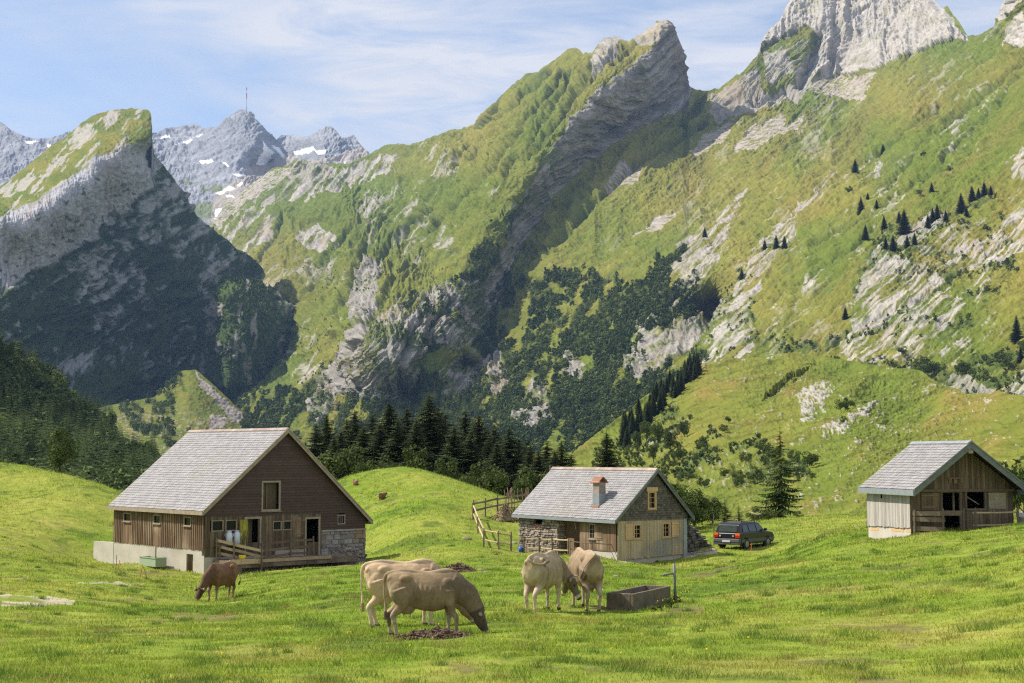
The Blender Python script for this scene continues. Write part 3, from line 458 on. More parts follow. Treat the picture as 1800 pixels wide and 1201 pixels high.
# ------------------------------------------------------------------ meadow (the ground sheet)
G = [(0, 1200, 18), (450, 1200, 17.8), (900, 1200, 17.5), (1350, 1200, 17.5), (1800, 1200, 17), (-300, 1200, 18), (2100, 1200, 17), (760, 1113, 29), (400, 1110, 30.5), (0, 1120, 29), (1200, 1110, 28.5), (1800, 1090, 25), (1600, 1120, 25), (990, 1072, 37), (1140, 1066, 38.5), (700, 1060, 39), (1400, 1040, 40), (1800, 1010, 36), (1600, 1040, 36),
     (390, 1053, 56), (0, 1045, 46), (-300, 1040, 48), (200, 1045, 54), (358, 1010, 80), (280, 1003, 82), (200, 992, 86), (160, 988, 88), (560, 1000, 74), (640, 990, 84), (660, 972, 92), (700, 1000, 70), (0, 960, 80), (80, 975, 80), (-300, 950, 82), (0, 900, 104), (100, 905, 104), (200, 900, 112), (0, 850, 124), (0, 815, 140), (100, 832, 136), (210, 865, 128), (260, 885, 126), (-300, 780, 150), (330, 910, 126), (500, 930, 118), (600, 925, 112),
     (600, 848, 128), (640, 832, 131), (700, 822, 134), (740, 826, 132), (780, 838, 128), (850, 865, 122), (900, 878, 122), (940, 890, 122), (700, 860, 120), (800, 880, 112), (700, 910, 103), (800, 930, 96), (870, 960, 88), (760, 985, 76), (900, 985, 75), (1085, 982, 80), (1205, 980, 83), (915, 962, 90), (1000, 950, 96), (1250, 968, 84), (1357, 960, 86), (1305, 970, 84), (1200, 925, 108), (1300, 918, 120), (1400, 913, 126), (1500, 908, 128), (1100, 915, 118),
     (1400, 985, 60), (1450, 968, 63), (1500, 958, 62), (1580, 952, 62.5), (1530, 951, 66), (1604, 940, 66), (1680, 933, 66.5), (1800, 924, 66), (2000, 915, 66), (1525, 945, 70.3), (1560, 950, 67.5), (1600, 910, 110), (1800, 905, 108), (2100, 900, 100), (1250, 1015, 55), (1100, 1020, 54), (500, 1030, 58)]
gw = [(P(a, b, c)[0]/c*3.2, math.log(c), P(a, b, c)[2]) for a, b, c in G]
for u in (-1.6, -1., -.7, -.36, -.2, 0, .15): gw.append((u*3.2, math.log(165), -12 if u > -.3 else -8)); gw.append((u*3.2, math.log(230), -28)); gw.append((u*3.2, math.log(400), -50))
for u in (.3, .5, .8, 1.2): gw.append((u*3.2, math.log(165), -9.5)); gw.append((u*3.2, math.log(230), -22)); gw.append((u*3.2, math.log(400), -45))
for u in (-1.3, -.7, -.36, -.18, 0, .18, .36, .7, 1.3): gw.append((u*3.2, math.log(9), -2.5)); gw.append((u*3.2, math.log(5), -2.3)); gw.append((u*3.2, math.log(2.5), -2.2))
for u in (-1.2, 1.2): gw.append((u*3.2, math.log(40), -3.6)); gw.append((u*3.2, math.log(90), -5))
gf = table(rbf(gw, None, .12), -4.4, 4.4, .02, .85, 6.05, .01)
DIRT_SHADE = [[(0, 1046), (60, 1048), (130, 1055), (125, 1064), (50, 1066), (0, 1070)], [(130, 1026), (200, 1023), (260, 1027), (200, 1031)], [(725, 1118), (770, 1106), (820, 1122), (775, 1130)], [(480, 996), (640, 982), (655, 990), (560, 1003)], [(1040, 1062), (1075, 1060), (1080, 1075), (1035, 1078)], [(1180, 1072), (1240, 1062), (1235, 1078), (1150, 1082)], [(1200, 1010), (1290, 995), (1300, 1002), (1210, 1018)], [(1195, 975), (1255, 965), (1262, 972), (1200, 982)], [(1085, 985), (1125, 984), (1130, 992), (1100, 992)], [(640, 1002), (720, 1000), (700, 1008)], [(300, 1078), (420, 1082), (400, 1092), (310, 1088)], [(240, 1002), (330, 1008), (320, 1014), (240, 1010)]]  # bare earth and paths; two patches paint the cow-pair and trough shadows
def gz(x, y, detail=True):
    y = np.maximum(y, 1.5); z = gf(x/y*3.2, np.log(np.minimum(y, 400)))
    z = np.where(y > 400, z-(y-400)*.02, z)
    if detail:
        k = np.clip(y/60., .3, 1)
        z = z+.16*k*fbm(x/3.1, y/3.1, 3, 401)+.035*fbm(x/.7, y/.9, 2, 402)*(y < 140)+.03*fbm(x/4, y/1.1, 2, 403, True)*(y > 60)
    return z
def proj(x, y, z):
    k = y*CB+z*SB; return 900+F*x/k, 600.5-F*(z*CB-y*SB)/k
def gzs(x, y): return float(gz(np.array([x], float), np.array([y], float))[0])
def meadowcol(x, y, z):
    px, py = proj(x, y, z)
    a = fbm(x/9, y/9, 4, 411); b = fbm(x/1.4, y/1.8, 4, 412); c = fbm(x/30, y/30, 3, 413)
    base = mixc(np.array((.155, .220, .026)), np.array((.275, .288, .058)), np.clip(.45+.8*a+.55*b+.6*c, 0, 1))
    base = mixc(base, np.array((.075, .125, .020)), sstep(.15, .45, b-.3*a)*.7)
    dry = sstep(.32, .6, fbm(x/3.5, y/5, 4, 414)+.2*a)
    base = mixc(base, np.array((.36, .29, .11)), dry*.35)
    dd = union(px, py, DIRT_SHADE, 5, 14, 31); sp = sstep(.44, .56, fbm(x/.9, y/1.3, 3, 415)+.18*a)*(y < 95)
    path = union(px, py, DIRT_SHADE[:2]+[DIRT_SHADE[7], DIRT_SHADE[8]], 5, 14, 31)
    base = mixc(base, np.array((.15, .115, .06)), np.maximum(sp*.6, dd*.7*sstep(-.4, .2, b+.1)))
    base = mixc(base, np.array((.44, .38, .29)), path*.95*sstep(-.45, 0, b))
    return base, np.maximum(dd, sp)
ys = np.concatenate([np.geomspace(2.5, 13, 40)[:-1], np.geomspace(13, 170, 900)[:-1], np.geomspace(170, 9000, 60)]); us = np.concatenate([np.linspace(-1.3, -.42, 60)[:-1], np.linspace(-.42, .44, 900), np.linspace(.44, 1.3, 60)[1:]])
U, Y = np.meshgrid(us, ys); X = U*Y; Z = gz(X, Y); mc, _ = meadowcol(X, Y, Z)
ix = np.arange(X.size).reshape(X.shape); Fc = np.stack([ix[:-1, :-1], ix[:-1, 1:], ix[1:, 1:], ix[1:, :-1]], -1).reshape(-1, 4)
tag(mesh_np('ground', np.stack([X, Y, Z], -1).reshape(-1, 3), Fc, M['meadow'], cols=mc.reshape(-1, 3), smooth=True), kind='structure')
# ------------------------------------------------------------------ vegetation
def conifer_geo(seed, levels=34, nb=8, seg=5, Rr=.19, sparse=0., low=.05):
    r = np.random.default_rng(seed); V = []; T = []; tri = []
    for i in range(levels):
        z = low+(1-low)*(i/levels)**.92; L0 = Rr*((1-z)/(1-low))**.8*(1 if z > .16 else .8+z)
        k = nb if z < .8 else max(4, nb-3)
        a0 = r.uniform(0, 6.28)
        for j in range(k):
            if r.uniform() < sparse: continue
            a = a0+6.283*j/k+r.normal(0, .22); L = L0*r.uniform(.62, 1.15)+.008; tt = r.uniform(-1, 1)
            ca, sa = math.cos(a), math.sin(a); w = L*.36+.007; dr = r.uniform(.12, .38)
            zz = z+r.uniform(-.012, .012); pts = []
            for s in range(seg+1):
                t = s/seg; pts.append((ca*L*t, sa*L*t, zz-L*dr*(t-.25*t*t*t*2)*1.0+.0))
            for s in range(seg):
                t = (s+.5)/seg; ww = w*(1-t)**.7*r.uniform(.7, 1.2); p, q = pts[s], pts[s+1]
                for sg in (-1, 1):
                    b = len(V); tip = (q[0]-sa*sg*ww+ca*ww*.5, q[1]+ca*sg*ww+sa*ww*.5, q[2]-ww*r.uniform(.3, .75))
                    V += [p, q, tip]; T += [tt]*3; tri.append((b, b+1, b+2))
                if seg > 3:
                    b = len(V); V += [p, q, ((p[0]+q[0])/2, (p[1]+q[1])/2, p[2]-ww*r.uniform(.5, 1.0))]; T += [tt-.25]*3; tri.append((b, b+1, b+2))
    b = len(V); V += [(.006, 0, .95), (-.006, .004, .95), (0, 0, 1.01)]; T += [0]*3; tri.append((b, b+1, b+2))
    return np.array(V), np.array(tri), np.array(T)
def leafy_geo(seed, n=600, clumps=9, leaf=.035, shape=(.42, .42, .5), zc=.55):
    r = np.random.default_rng(seed); c = r.normal(0, 1, (clumps, 3)); c /= np.linalg.norm(c, axis=1, keepdims=True); c *= r.uniform(.35, .78, (clumps, 1))
    k = r.integers(0, clumps, n); d = r.normal(0, 1, (n, 3)); d /= np.linalg.norm(d, axis=1, keepdims=True)
    rad = r.uniform(.24, .44, clumps)[k][:, None]; p = c[k]+d*rad*r.uniform(.75, 1.08, (n, 1)); p = p*np.array(shape); p[:, 2] += zc
    p[:, 2] = np.maximum(p[:, 2], .03)
    nn = d+r.normal(0, .55, (n, 3)); nn /= np.linalg.norm(nn, axis=1, keepdims=True)
    u = np.cross(nn, r.normal(0, 1, (n, 3))); u /= np.linalg.norm(u, axis=1, keepdims=True); w = np.cross(nn, u)
    s = leaf*r.uniform(.6, 1.4, (n, 1)); V = np.stack([p-u*s, p-w*s*.7, p+u*s, p+w*s*.7], 1).reshape(-1, 3)
    Fq = np.arange(n*4).reshape(n, 4); t = np.repeat(r.uniform(-1, 1, clumps)[k]*.5+r.uniform(-.5, .5, n), 4)
    return V, Fq, t
def trunk_mesh(name, h, r0, parent, limbs=0, seed=0, top=.93):
    mb = MB(); rr = random.Random(seed); mb.tube([(0, 0, -.06), (.004, 0, h*.35), (-.003, .004, h*.7), (0, 0, h*top)], [r0*1.3, r0, r0*.6, r0*.12], 7, 0)
    for i in range(limbs):
        a = rr.uniform(0, 6.28); z = rr.uniform(.15, .5)*h; L = rr.uniform(.2, .36)
        mb.tube([(0, 0, z), (math.cos(a)*L*.5, math.sin(a)*L*.5, z+.15), (math.cos(a)*L, math.sin(a)*L, z+.32)], [r0*.6, r0*.35, r0*.1], 5, 0)
    return mb.build(name, M['bark'], parent)
PROTO = {}
def proto(kind, seed):
    k = (kind, seed)
    if k in PROTO: return copy_tree(PROTO[k])
    nm = {'spruce': 'spruce_tree', 'thin': 'spruce_tree', 'broad': 'broadleaf_tree', 'bush': 'bush', 'larch': 'young_larch'}[kind]
    e = empty(nm, (0, 0, 0))
    if kind == 'spruce': V, Fc, t = conifer_geo(seed, 50, 14, 5, .27, .03, .03); cr = mesh_np('crown', V, Fc, M['spruce'], e, {'tint': t}); trunk_mesh('trunk', 1, .012, e)
    if kind == 'thin': V, Fc, t = conifer_geo(seed, 25, 8, 7, .31, .34, .05); cr = mesh_np('crown', V, Fc, M['leaf'], e, {'tint': t}); trunk_mesh('trunk', 1, .017, e)
    if kind == 'larch': V, Fc, t = conifer_geo(seed, 20, 7, 5, .34, .25, .04); cr = mesh_np('crown', V, Fc, M['leaf'], e, {'tint': t}); trunk_mesh('trunk', 1, .012, e)
    if kind == 'broad': V, Fc, t = leafy_geo(seed, 2600, 16, .022, (.36, .36, .46), .56); cr = mesh_np('crown', V, Fc, M['leaf'], e, {'tint': t}); trunk_mesh('trunk', .8, .02, e, 7, seed)
    if kind == 'bush': V, Fc, t = leafy_geo(seed, 1100, 10, .035, (.62, .62, .42), .45); cr = mesh_np('crown', V, Fc, M['leaf'], e, {'tint': t}); trunk_mesh('stem', .6, .015, e, 5, seed)
    PROTO[k] = e; return e
def plant(kind, loc, H, label, group=None, cat='tree', wid=1., seed=None, rz=None):
    seed = random.randint(1, 5) if seed is None else seed
    o = proto(kind, seed); o.location = loc; o.scale = (H*wid, H*wid, H); o.rotation_euler = (0, 0, random.uniform(0, 6.28) if rz is None else rz)
    tag(o, label, cat)
    if group: o['group'] = group
    elif 'group' in o: del o['group']
    return o
def at_ground(px, d): x = (px-900)/F*d; return x, d, gzs(x, d)
def plant_px(kind, px, top, d, label, group=None, cat='tree', wid=1., base=None, seed=None):
    x, y, z = at_ground(px, d)
    if base is not None: z = P(px, base, d)[2]
    H = P(px, top, d)[2]-z; return plant(kind, (x, y, z-.05), H, label, group, cat, wid, seed)
G1 = 'dark spruces behind the grassy knoll'
rowA = [(556, 744, 176), (575, 728, 190), (600, 756, 168), (624, 720, 185), (655, 724, 196), (684, 706, 178), (716, 714, 192), (755, 694, 174), (783, 726, 190), (818, 720, 182), (842, 729, 176), (858, 770, 170), (895, 750, 168), (912, 768, 180), (932, 782, 160), (962, 773, 165), (987, 776, 158), (1004, 797, 170), (538, 776, 180), (588, 765, 160), (640, 748, 170), (668, 742, 168), (700, 738, 164), (732, 736, 163), (798, 748, 165), (828, 756, 164), (874, 776, 160), (946, 792, 155), (975, 792, 154), (610, 735, 200), (740, 722, 205), (770, 712, 186), (870, 748, 200), (925, 770, 205)]
seen = {755: 'tallest dark spruce on the knoll, right of the middle of its crest', 684: 'tall spruce with bare stepped branches left of the tallest one behind the knoll', 818: 'broad spruce with a blunt crown behind the right side of the grassy knoll', 556: 'leftmost spruce above the right roof slope of the big barn', 895: 'pointed spruce standing apart left of the stone hut roof'}
for px, top, d in rowA:
    plant_px('spruce', px, top, d, seen.get(px, 'dark green spruce standing in the row behind the grassy knoll'), G1, wid=random.uniform(1.25, 1.75))
for px, top, d in [(600, 760, 158), (665, 775, 152), (725, 762, 152), (845, 790, 150), (875, 800, 146), (940, 800, 144), (915, 815, 140), (580, 790, 156), (640, 790, 150), (790, 780, 150), (815, 800, 146), (980, 805, 150), (545, 800, 160), (960, 825, 138), (745, 800, 147), (690, 790, 150)]:
    plant_px('broad', px, top+20, d, 'dull green leafy tree growing low among the spruces behind the knoll', 'leafy trees among the spruces', wid=1.0)
plant_px('spruce', 1066, 758, 150, 'wide dark spruce rising behind the roof ridge of the stone hut', wid=1.25, seed=2)
plant_px('thin', 1370, 746, 131, 'lone sparse spruce on the slope between the parked car and the right hut', wid=1.0, seed=3)
plant_px('broad', 108, 750, 137, 'lone bushy tree on the left meadow crest before the dark wooded hill', wid=.95, seed=4)
for px, top, d, k in [(1168, 838, 100, 'broad'), (1190, 852, 104, 'broad'), (1218, 846, 106, 'broad'), (1250, 860, 110, 'broad'), (1272, 872, 112, 'larch'), (1150, 830, 112, 'larch'), (1232, 880, 108, 'bush'), (1205, 880, 104, 'bush'), (1296, 884, 114, 'larch')]:
    plant_px(k, px, top, d, 'light green young larch behind the gable of the stone hut' if k == 'larch' else 'yellow green leafy tree behind the gable of the stone hut' if k == 'broad' else 'low leafy bush at the foot of the young larches by the stone hut', 'young larches behind the stone hut' if k in ('larch', 'broad') else 'bushes under the young larches', 'tree' if k != 'bush' else 'bush', wid=1.2)
for px, top, d, w in [(1328, 885, 116, 1.2), (1348, 893, 118, 1.3), (1400, 896, 122, 1.2)]: plant_px('bush', px, top, d, 'small dark bush at the foot of the lone sparse spruce', 'bushes round the lone spruce', 'bush', w)
for px, top, d, w in [(1765, 788, 78, .8), (1795, 780, 82, .9)]: plant_px('bush', px, top, d, 'dark leafy bush behind the roof of the right hut', 'bushes behind the right hut', 'bush', w)
def surf(L, px, py):
    o, V, PX, PY, D, m = L; j = int(round((px-PX[0, 0])/(PX[0, 1]-PX[0, 0]))); j = max(0, min(PX.shape[1]-1, j)); i = int(np.abs(PY[:, j]-py).argmin()); return V[i, j]
def on(L, kind, px, base, hpx, label, group, cat='tree', wid=1., seed=None):
    p = surf(L, px, base); H = hpx*p[1]/F; return plant(kind, (p[0], p[1], p[2]-.03*H), H, label, group, cat, wid, seed)
GS = 'dark spruces scattered over the sunny slope'
for px, b, h in [(1550, 270, 24), (1507, 311, 25), (1514, 376, 32), (1542, 368, 18), (1556, 409, 26), (1524, 426, 29), (1591, 415, 48), (1583, 396, 22), (1640, 344, 19), (1648, 387, 30), (1632, 403, 26), (1640, 395, 28), (1691, 376, 36), (1711, 360, 30), (1732, 348, 28), (1722, 355, 22), (1572, 448, 30), (1597, 442, 24), (1488, 566, 24), (1345, 440, 20), (1367, 443, 26), (1381, 441, 24), (1306, 494, 22), (1528, 355, 14), (1610, 436, 22), (1700, 384, 20), (1560, 446, 22), (1664, 392, 22), (1745, 350, 20), (1240, 420, 20)]:
    on(m4, 'spruce', px, b, h, 'tallest dark spruce at the top of the white rocks on the sunny slope' if h == 48 else 'small dark spruce standing on the sunny rocky slope', GS, wid=1.15)
for px, b, h in [(1791, 604, 48), (1797, 640, 30)]: on(m4, 'spruce', px, b, h, 'dark spruce on the rocky slope at the right edge of the picture', 'spruces at the right edge', wid=1.1)
for px, b, h in [(1632, 668, 46), (1618, 660, 34), (1690, 662, 30), (1702, 660, 26), (1590, 630, 24), (1777, 655, 34), (1690, 400, 16), (1735, 410, 18), (1670, 305, 14), (1495, 345, 18), (1625, 280, 14), (1760, 640, 24), (1800, 625, 30), (1620, 352, 14)]:
    on(m4, 'bush', px, b, h, 'round dark green bush on the rocky sunny slope', 'bushes on the sunny slope', 'bush', .9)
r2 = random.Random(5)
for i in range(62):
    t = r2.random(); px = 1092+140*t**.9; crest = float(np.interp(px, [1005, 1060, 1100, 1130, 1180, 1240], [797, 755, 725, 700, 668, 640])); b = crest+r2.uniform(8, 52)*(1.1-.75*t)+6
    on(m5, 'spruce', px, b, r2.uniform(30, 44)*(1.1-.25*t), 'dark spruce in the dense strip along the left edge of the sunny hillside', 'spruces along the hillside edge', wid=.95)
for px, b, h, k in [(1180, 731, 15, 'bush'), (1205, 748, 12, 'bush'), (1213, 742, 14, 'bush'), (1283, 752, 16, 'bush'), (1418, 818, 38, 'bush'), (1425, 812, 26, 'bush'), (1276, 768, 20, 'bush'), (1478, 722, 30, 'bush'), (1488, 716, 26, 'bush'), (1482, 742, 16, 'bush'), (1342, 800, 34, 'bush'), (1352, 812, 34, 'bush'), (1240, 790, 20, 'bush'), (1310, 812, 26, 'bush'), (1395, 805, 26, 'bush'), (1215, 842, 26, 'bush'), (1235, 850, 28, 'bush'), (1330, 845, 32, 'bush'), (1180, 800, 44, 'broad'), (1160, 790, 44, 'broad'), (1135, 770, 40, 'broad'), (1195, 815, 34, 'bush'), (1120, 790, 36, 'broad'), (1150, 815, 36, 'broad'), (1270, 838, 24, 'bush'), (1300, 850, 26, 'bush'), (1205, 775, 36, 'broad')]:
    on(m5, k, px, b, h, 'round green bush growing on the sunny hillside behind the huts' if k == 'bush' else 'green leafy tree at the foot of the spruce strip on the hillside', 'bushes on the hillside' if k == 'bush' else 'leafy trees on the hillside', 'bush' if k == 'bush' else 'tree', .9)
# woods that read as one mass
LOWC = [conifer_geo(100+i, 10, 6, 2, .22, .05, .05) for i in range(4)]; LOWL = [leafy_geo(200+i, 110, 7, .095, (.40, .40, .50), .5) for i in range(4)]
LEAF2 = [leafy_geo(300+i, 260, 8, .062, (.46, .46, .45), .45) for i in range(4)]
def forest(name, L, mask, n, h, label, conif=.5, seed=1, width=1., lowl=LOWL):
    o, V, PX, PY, D, _ = L; r = np.random.default_rng(seed); m = np.asarray(mask, float).copy(); m[m < .05] = 0
    if m.sum() == 0: return
    k = r.choice(m.size, n, p=m/m.sum()); pos = V.reshape(-1, 3)[k]; cl = fbm(pos[:, 0]/90, pos[:, 1]/90, 3, seed) > (0.0 if conif == .5 else (.5-conif)*1.2)
    H = r.uniform(h[0], h[1], n); cl ^= r.uniform(0, 1, n) < .15
    for conf, protos, nm in ((True, LOWC, name), (False, lowl, name)):
        VV = []; FF = []; TT = []; off = 0
        for q, (v, f, t) in enumerate(protos):
            s = np.where((cl == conf) & (np.arange(n) % 4 == q))[0]
            if not len(s): continue
            a = r.uniform(0, 6.28, len(s)); ca, sa = np.cos(a), np.sin(a); hh = H[s]*(1 if conf else .72); x = v[None, :, 0]*ca[:, None]-v[None, :, 1]*sa[:, None]; y = v[None, :, 0]*sa[:, None]+v[None, :, 1]*ca[:, None]
            w = np.stack([x*hh[:, None]*width, y*hh[:, None]*width, np.broadcast_to(v[None, :, 2], x.shape)*hh[:, None]], -1)+pos[s][:, None]-np.array([0, 0, .06])*hh[:, None, None]
            VV.append(w.reshape(-1, 3)); FF.append((f[None]+(np.arange(len(s))*len(v))[:, None, None]+off).reshape(-1, f.shape[1])); TT.append((t[None]*.5+r.uniform(-.55, .55, len(s))[:, None]+.8*fbm(pos[s][:, 0]/60, pos[s][:, 1]/60, 3, 77)[:, None]-(.35 if conf else -.15)).ravel()); off += len(s)*len(v)
        if VV: tag(mesh_np(name, np.concatenate(VV), np.concatenate(FF), M['forest'], attrs={'tint': np.concatenate(TT)}), label[0 if conf else 1], 'forest', kind='stuff')
forest('forest', m4, m4[5]['tree'], 9000, (8, 19), ('dark conifer wood covering the foot of the great massif', 'leafy wood covering the foot of the great massif'), .5, 3)
forest('undergrowth', m4, m4[5]['bush'], 1900, (3, 8), ('dwarf conifers dotted over the rocks of the massif', 'low green shrubs dotted over the rocks of the massif'), .25, 4)
forest('forest', m2b, m2b[5]['bush'], 1800, (7, 15), ('conifers clinging to the rounded crag', 'leafy scrub clinging to the rounded crag'), .3, 5)
forest('forest', mf, mf[5]['tree'], 900, (8, 16), ('conifers on the green valley fan', 'leafy trees on the green valley fan'), .35, 6)
forest('forest', m2, m2[5]['bush']*(m2[3].ravel() > 420), 2500, (5, 12), ('conifers on the shaded mountain wall', 'scrub on the shaded mountain wall'), .3, 7)
forest('forest', m6, m6[5]['tree'], 5200, (7, 13), ('dark conifer wood on the left hill', 'dark leafy wood on the left hill'), .6, 8)
forest('undergrowth', m5, m5[5]['bush'], 1300, (1.2, 3.2), ('small conifers on the hillside banks', 'leafy scrub on the hillside banks'), .2, 9, 1., LEAF2)
# ------------------------------------------------------------------ buildings
def split_boards(mb, mk, x0, x1, zb, zt, wid, th, openings, gap=.012, off=0., vary=.0):
    """vertical boards on a plane; mk(x, out, z) -> point; openings (x0, x1, z0, z1)"""
    x = x0
    while x < x1-.02:
        w = min(random.uniform(*wid), x1-x); a, b = x+gap/2, x+w-gap/2; xm = (a+b)/2
        lo, hiA, hiB = zb(xm)-random.uniform(0, vary), zt(a), zt(b); seg = [(lo, None)]
        cuts = sorted((o[2], o[3]) for o in openings if o[0] < xm < o[1]); z = lo; parts = []
        for c0, c1 in cuts:
            if c0 > z: parts.append((z, c0, c0))
            z = max(z, c1)
        if min(hiA, hiB) > z+.02: parts.append((z, hiA, hiB))
        t = random.uniform(-1, 1); o2 = off+random.uniform(0, .012)
        for z0, ha, hb in parts:
            mb.hexa([mk(a, o2, z0), mk(b, o2, z0), mk(b, o2+th, z0), mk(a, o2+th, z0), mk(a, o2, ha), mk(b, o2, hb), mk(b, o2+th, hb), mk(a, o2+th, ha)], t)
        x += w
def gable_mk(x, out, z): return (x, -out, z)
def side_mk(y, out, z): return (-out, y, z)
def shingle_roof(e, name, A, B, C, D_, mat_, row=.3, col=.32, th=.02, jitter=.012, seed=1):
    """A,B eave ends; D_,C ridge ends (A below D_)."""
    rr = random.Random(seed); A, B, C, D_ = map(Vector, (A, B, C, D_)); L = (D_-A).length; Wd = (B-A).length; n = max(3, int(L/row)); m = max(3, int(Wd/col)); up = (D_-A)/L; al = (B-A)/Wd; nn = al.cross(up).normalized()
    if nn.z < 0: nn = -nn
    mb = MB()
    base = MB(); base.hexa([A-nn*.05, B-nn*.05, C-nn*.05, D_-nn*.05, A, B, C, D_], 0)
    pts = []
    for i in range(n):
        t0 = i/n; t1 = min(1, (i+1.25)/n); l0 = A.lerp(D_, t0); r0 = B.lerp(C, t0); l1 = A.lerp(D_, t1); r1 = B.lerp(C, t1); sh = rr.random()*.5/m
        xs = [0]+[min(1, max(0, (k+.5*(i % 2))/m+rr.uniform(-.12, .12)/m)) for k in range(1, m+(i % 2 == 0))]+[1]
        for a, b in zip(xs[:-1], xs[1:]):
            if b-a < .15/m: continue
            g = .05/m; j = rr.uniform(0, jitter); dn = up*rr.uniform(-.012, .012)
            p0 = l0.lerp(r0, a+g)+nn*(th+.012+j)+dn; p1 = l0.lerp(r0, b-g)+nn*(th+.012+j)+dn; p2 = l1.lerp(r1, b-g)+nn*.006; p3 = l1.lerp(r1, a+g)+nn*.006
            mb.hexa([p0-nn*th, p1-nn*th, p2-nn*.004, p3-nn*.004, p0, p1, p2, p3], rr.uniform(-1, 1))
    rf = base.build(name, M['dark'], e); s = mb.build('shingles', mat_, rf); return rf
def window(e, mk, x0, x1, z0, z1, fr=.05, frame='wood_trim', glass=True, sill=True, dep=.04, out=.03, bars=(1, 0), name='window'):
    mb = MB()
    def bx(a0, a1, c0, c1, o0=-dep, o1=out, t=0): mb.hexa([mk(a0, o0, c0), mk(a1, o0, c0), mk(a1, o1, c0), mk(a0, o1, c0), mk(a0, o0, c1), mk(a1, o0, c1), mk(a1, o1, c1), mk(a0, o1, c1)], t)
    bx(x0-fr, x0, z0, z1); bx(x1, x1+fr, z0, z1); bx(x0-fr, x1+fr, z1, z1+fr, -dep, out+.004); bx(x0-fr, x1+fr, z0-fr, z0, -dep, out+.004)
    for k in range(bars[0]): xm = x0+(x1-x0)*(k+1)/(bars[0]+1); bx(xm-.015, xm+.015, z0, z1, -.03, .0)
    for k in range(bars[1]): zm = z0+(z1-z0)*(k+1)/(bars[1]+1); bx(x0, x1, zm-.012, zm+.012, -.028, -.002)
    w = mb.build(name, M[frame], e)
    if glass:
        g = MB(); g.hexa([mk(x0, -.035, z0), mk(x1, -.035, z0), mk(x1, -.03, z0), mk(x0, -.03, z0), mk(x0, -.035, z1), mk(x1, -.035, z1), mk(x1, -.03, z1), mk(x0, -.03, z1)], 0); g.build('pane', M['glass'], w)
    if sill:
        s = MB(); s.hexa([mk(x0-fr-.06, 0, z0-fr-.05), mk(x1+fr+.06, 0, z0-fr-.05), mk(x1+fr+.06, .11, z0-fr-.05), mk(x0-fr-.06, .11, z0-fr-.05), mk(x0-fr-.06, 0, z0-fr-.002), mk(x1+fr+.06, 0, z0-fr-.002), mk(x1+fr+.06, .12, z0-fr-.01), mk(x0-fr-.06, .12, z0-fr-.01)], .3); s.build('sill', M[frame], w)
    return w
def shutter(e, mk, x0, x1, z0, z1, mt, out=.04, label=None):
    mb = MB(); n = 3
    for i in range(n):
        a = x0+(x1-x0)*i/n+.004; b = x0+(x1-x0)*(i+1)/n-.004; mb.hexa([mk(a, out, z0), mk(b, out, z0), mk(b, out+.025, z0), mk(a, out+.025, z0), mk(a, out, z1), mk(b, out, z1), mk(b, out+.025, z1), mk(a, out+.025, z1)])
    for zz in (z0+.12*(z1-z0), z1-.18*(z1-z0)): mb.hexa([mk(x0, out+.025, zz), mk(x1, out+.025, zz), mk(x1, out+.045, zz), mk(x0, out+.045, zz), mk(x0, out+.025, zz+.07), mk(x1, out+.025, zz+.07), mk(x1, out+.045, zz+.07), mk(x0, out+.045, zz+.07)], .5)
    o = mb.build('shutter', M[mt], e)
    if label: o['label'] = label
    return o
def beam(e, name, pts, w, h, mt, parent=None):
    """strip along pts (two points), vertical height h, thickness w"""
    a, b = Vector(pts[0]), Vector(pts[1]); d = (b-a).normalized(); s = d.cross(Vector((0, 0, 1))).normalized()*w/2; u = Vector((0, 0, h))
    mb = MB(); mb.hexa([a-s, a+s, b+s, b-s, a-s+u, a+s+u, b+s+u, b-s+u], 0); return mb.build(name, M[mt], e)
def stones(mb, mk, x0, x1, z0, z1f, size=.22, depth=.12, seed=3, skip=None):
    rr = random.Random(seed); z = z0
    while True:
        h = size*rr.uniform(.55, 1.0); x = x0-rr.uniform(0, .1)
        if z > max(z1f(x0), z1f(x1)): break
        while x < x1:
            w = size*rr.uniform(.8, 1.9); a, b = max(x, x0-.03), min(x+w, x1+.03)
            if z < z1f((a+b)/2)-.03 and b-a > .05 and not (skip and skip((a+b)/2, z+h/2)):
                o = depth*rr.uniform(.2, 1); i = .025*rr.uniform(.5, 1.6); q = lambda: rr.uniform(-.02, .02)
                zt = min(z+h, z1f((a+b)/2)+.04)
                mb.hexa([mk(a, -.1, z), mk(b, -.1, z), mk(b-i+q(), o, z+i), mk(a+i+q(), o, z+i+q()), mk(a, -.1, zt), mk(b, -.1, zt), mk(b-i, o, zt-i+q()), mk(a+i, o, zt-i+q())], rr.uniform(-1, 1))
            x += w
        z += h*.95
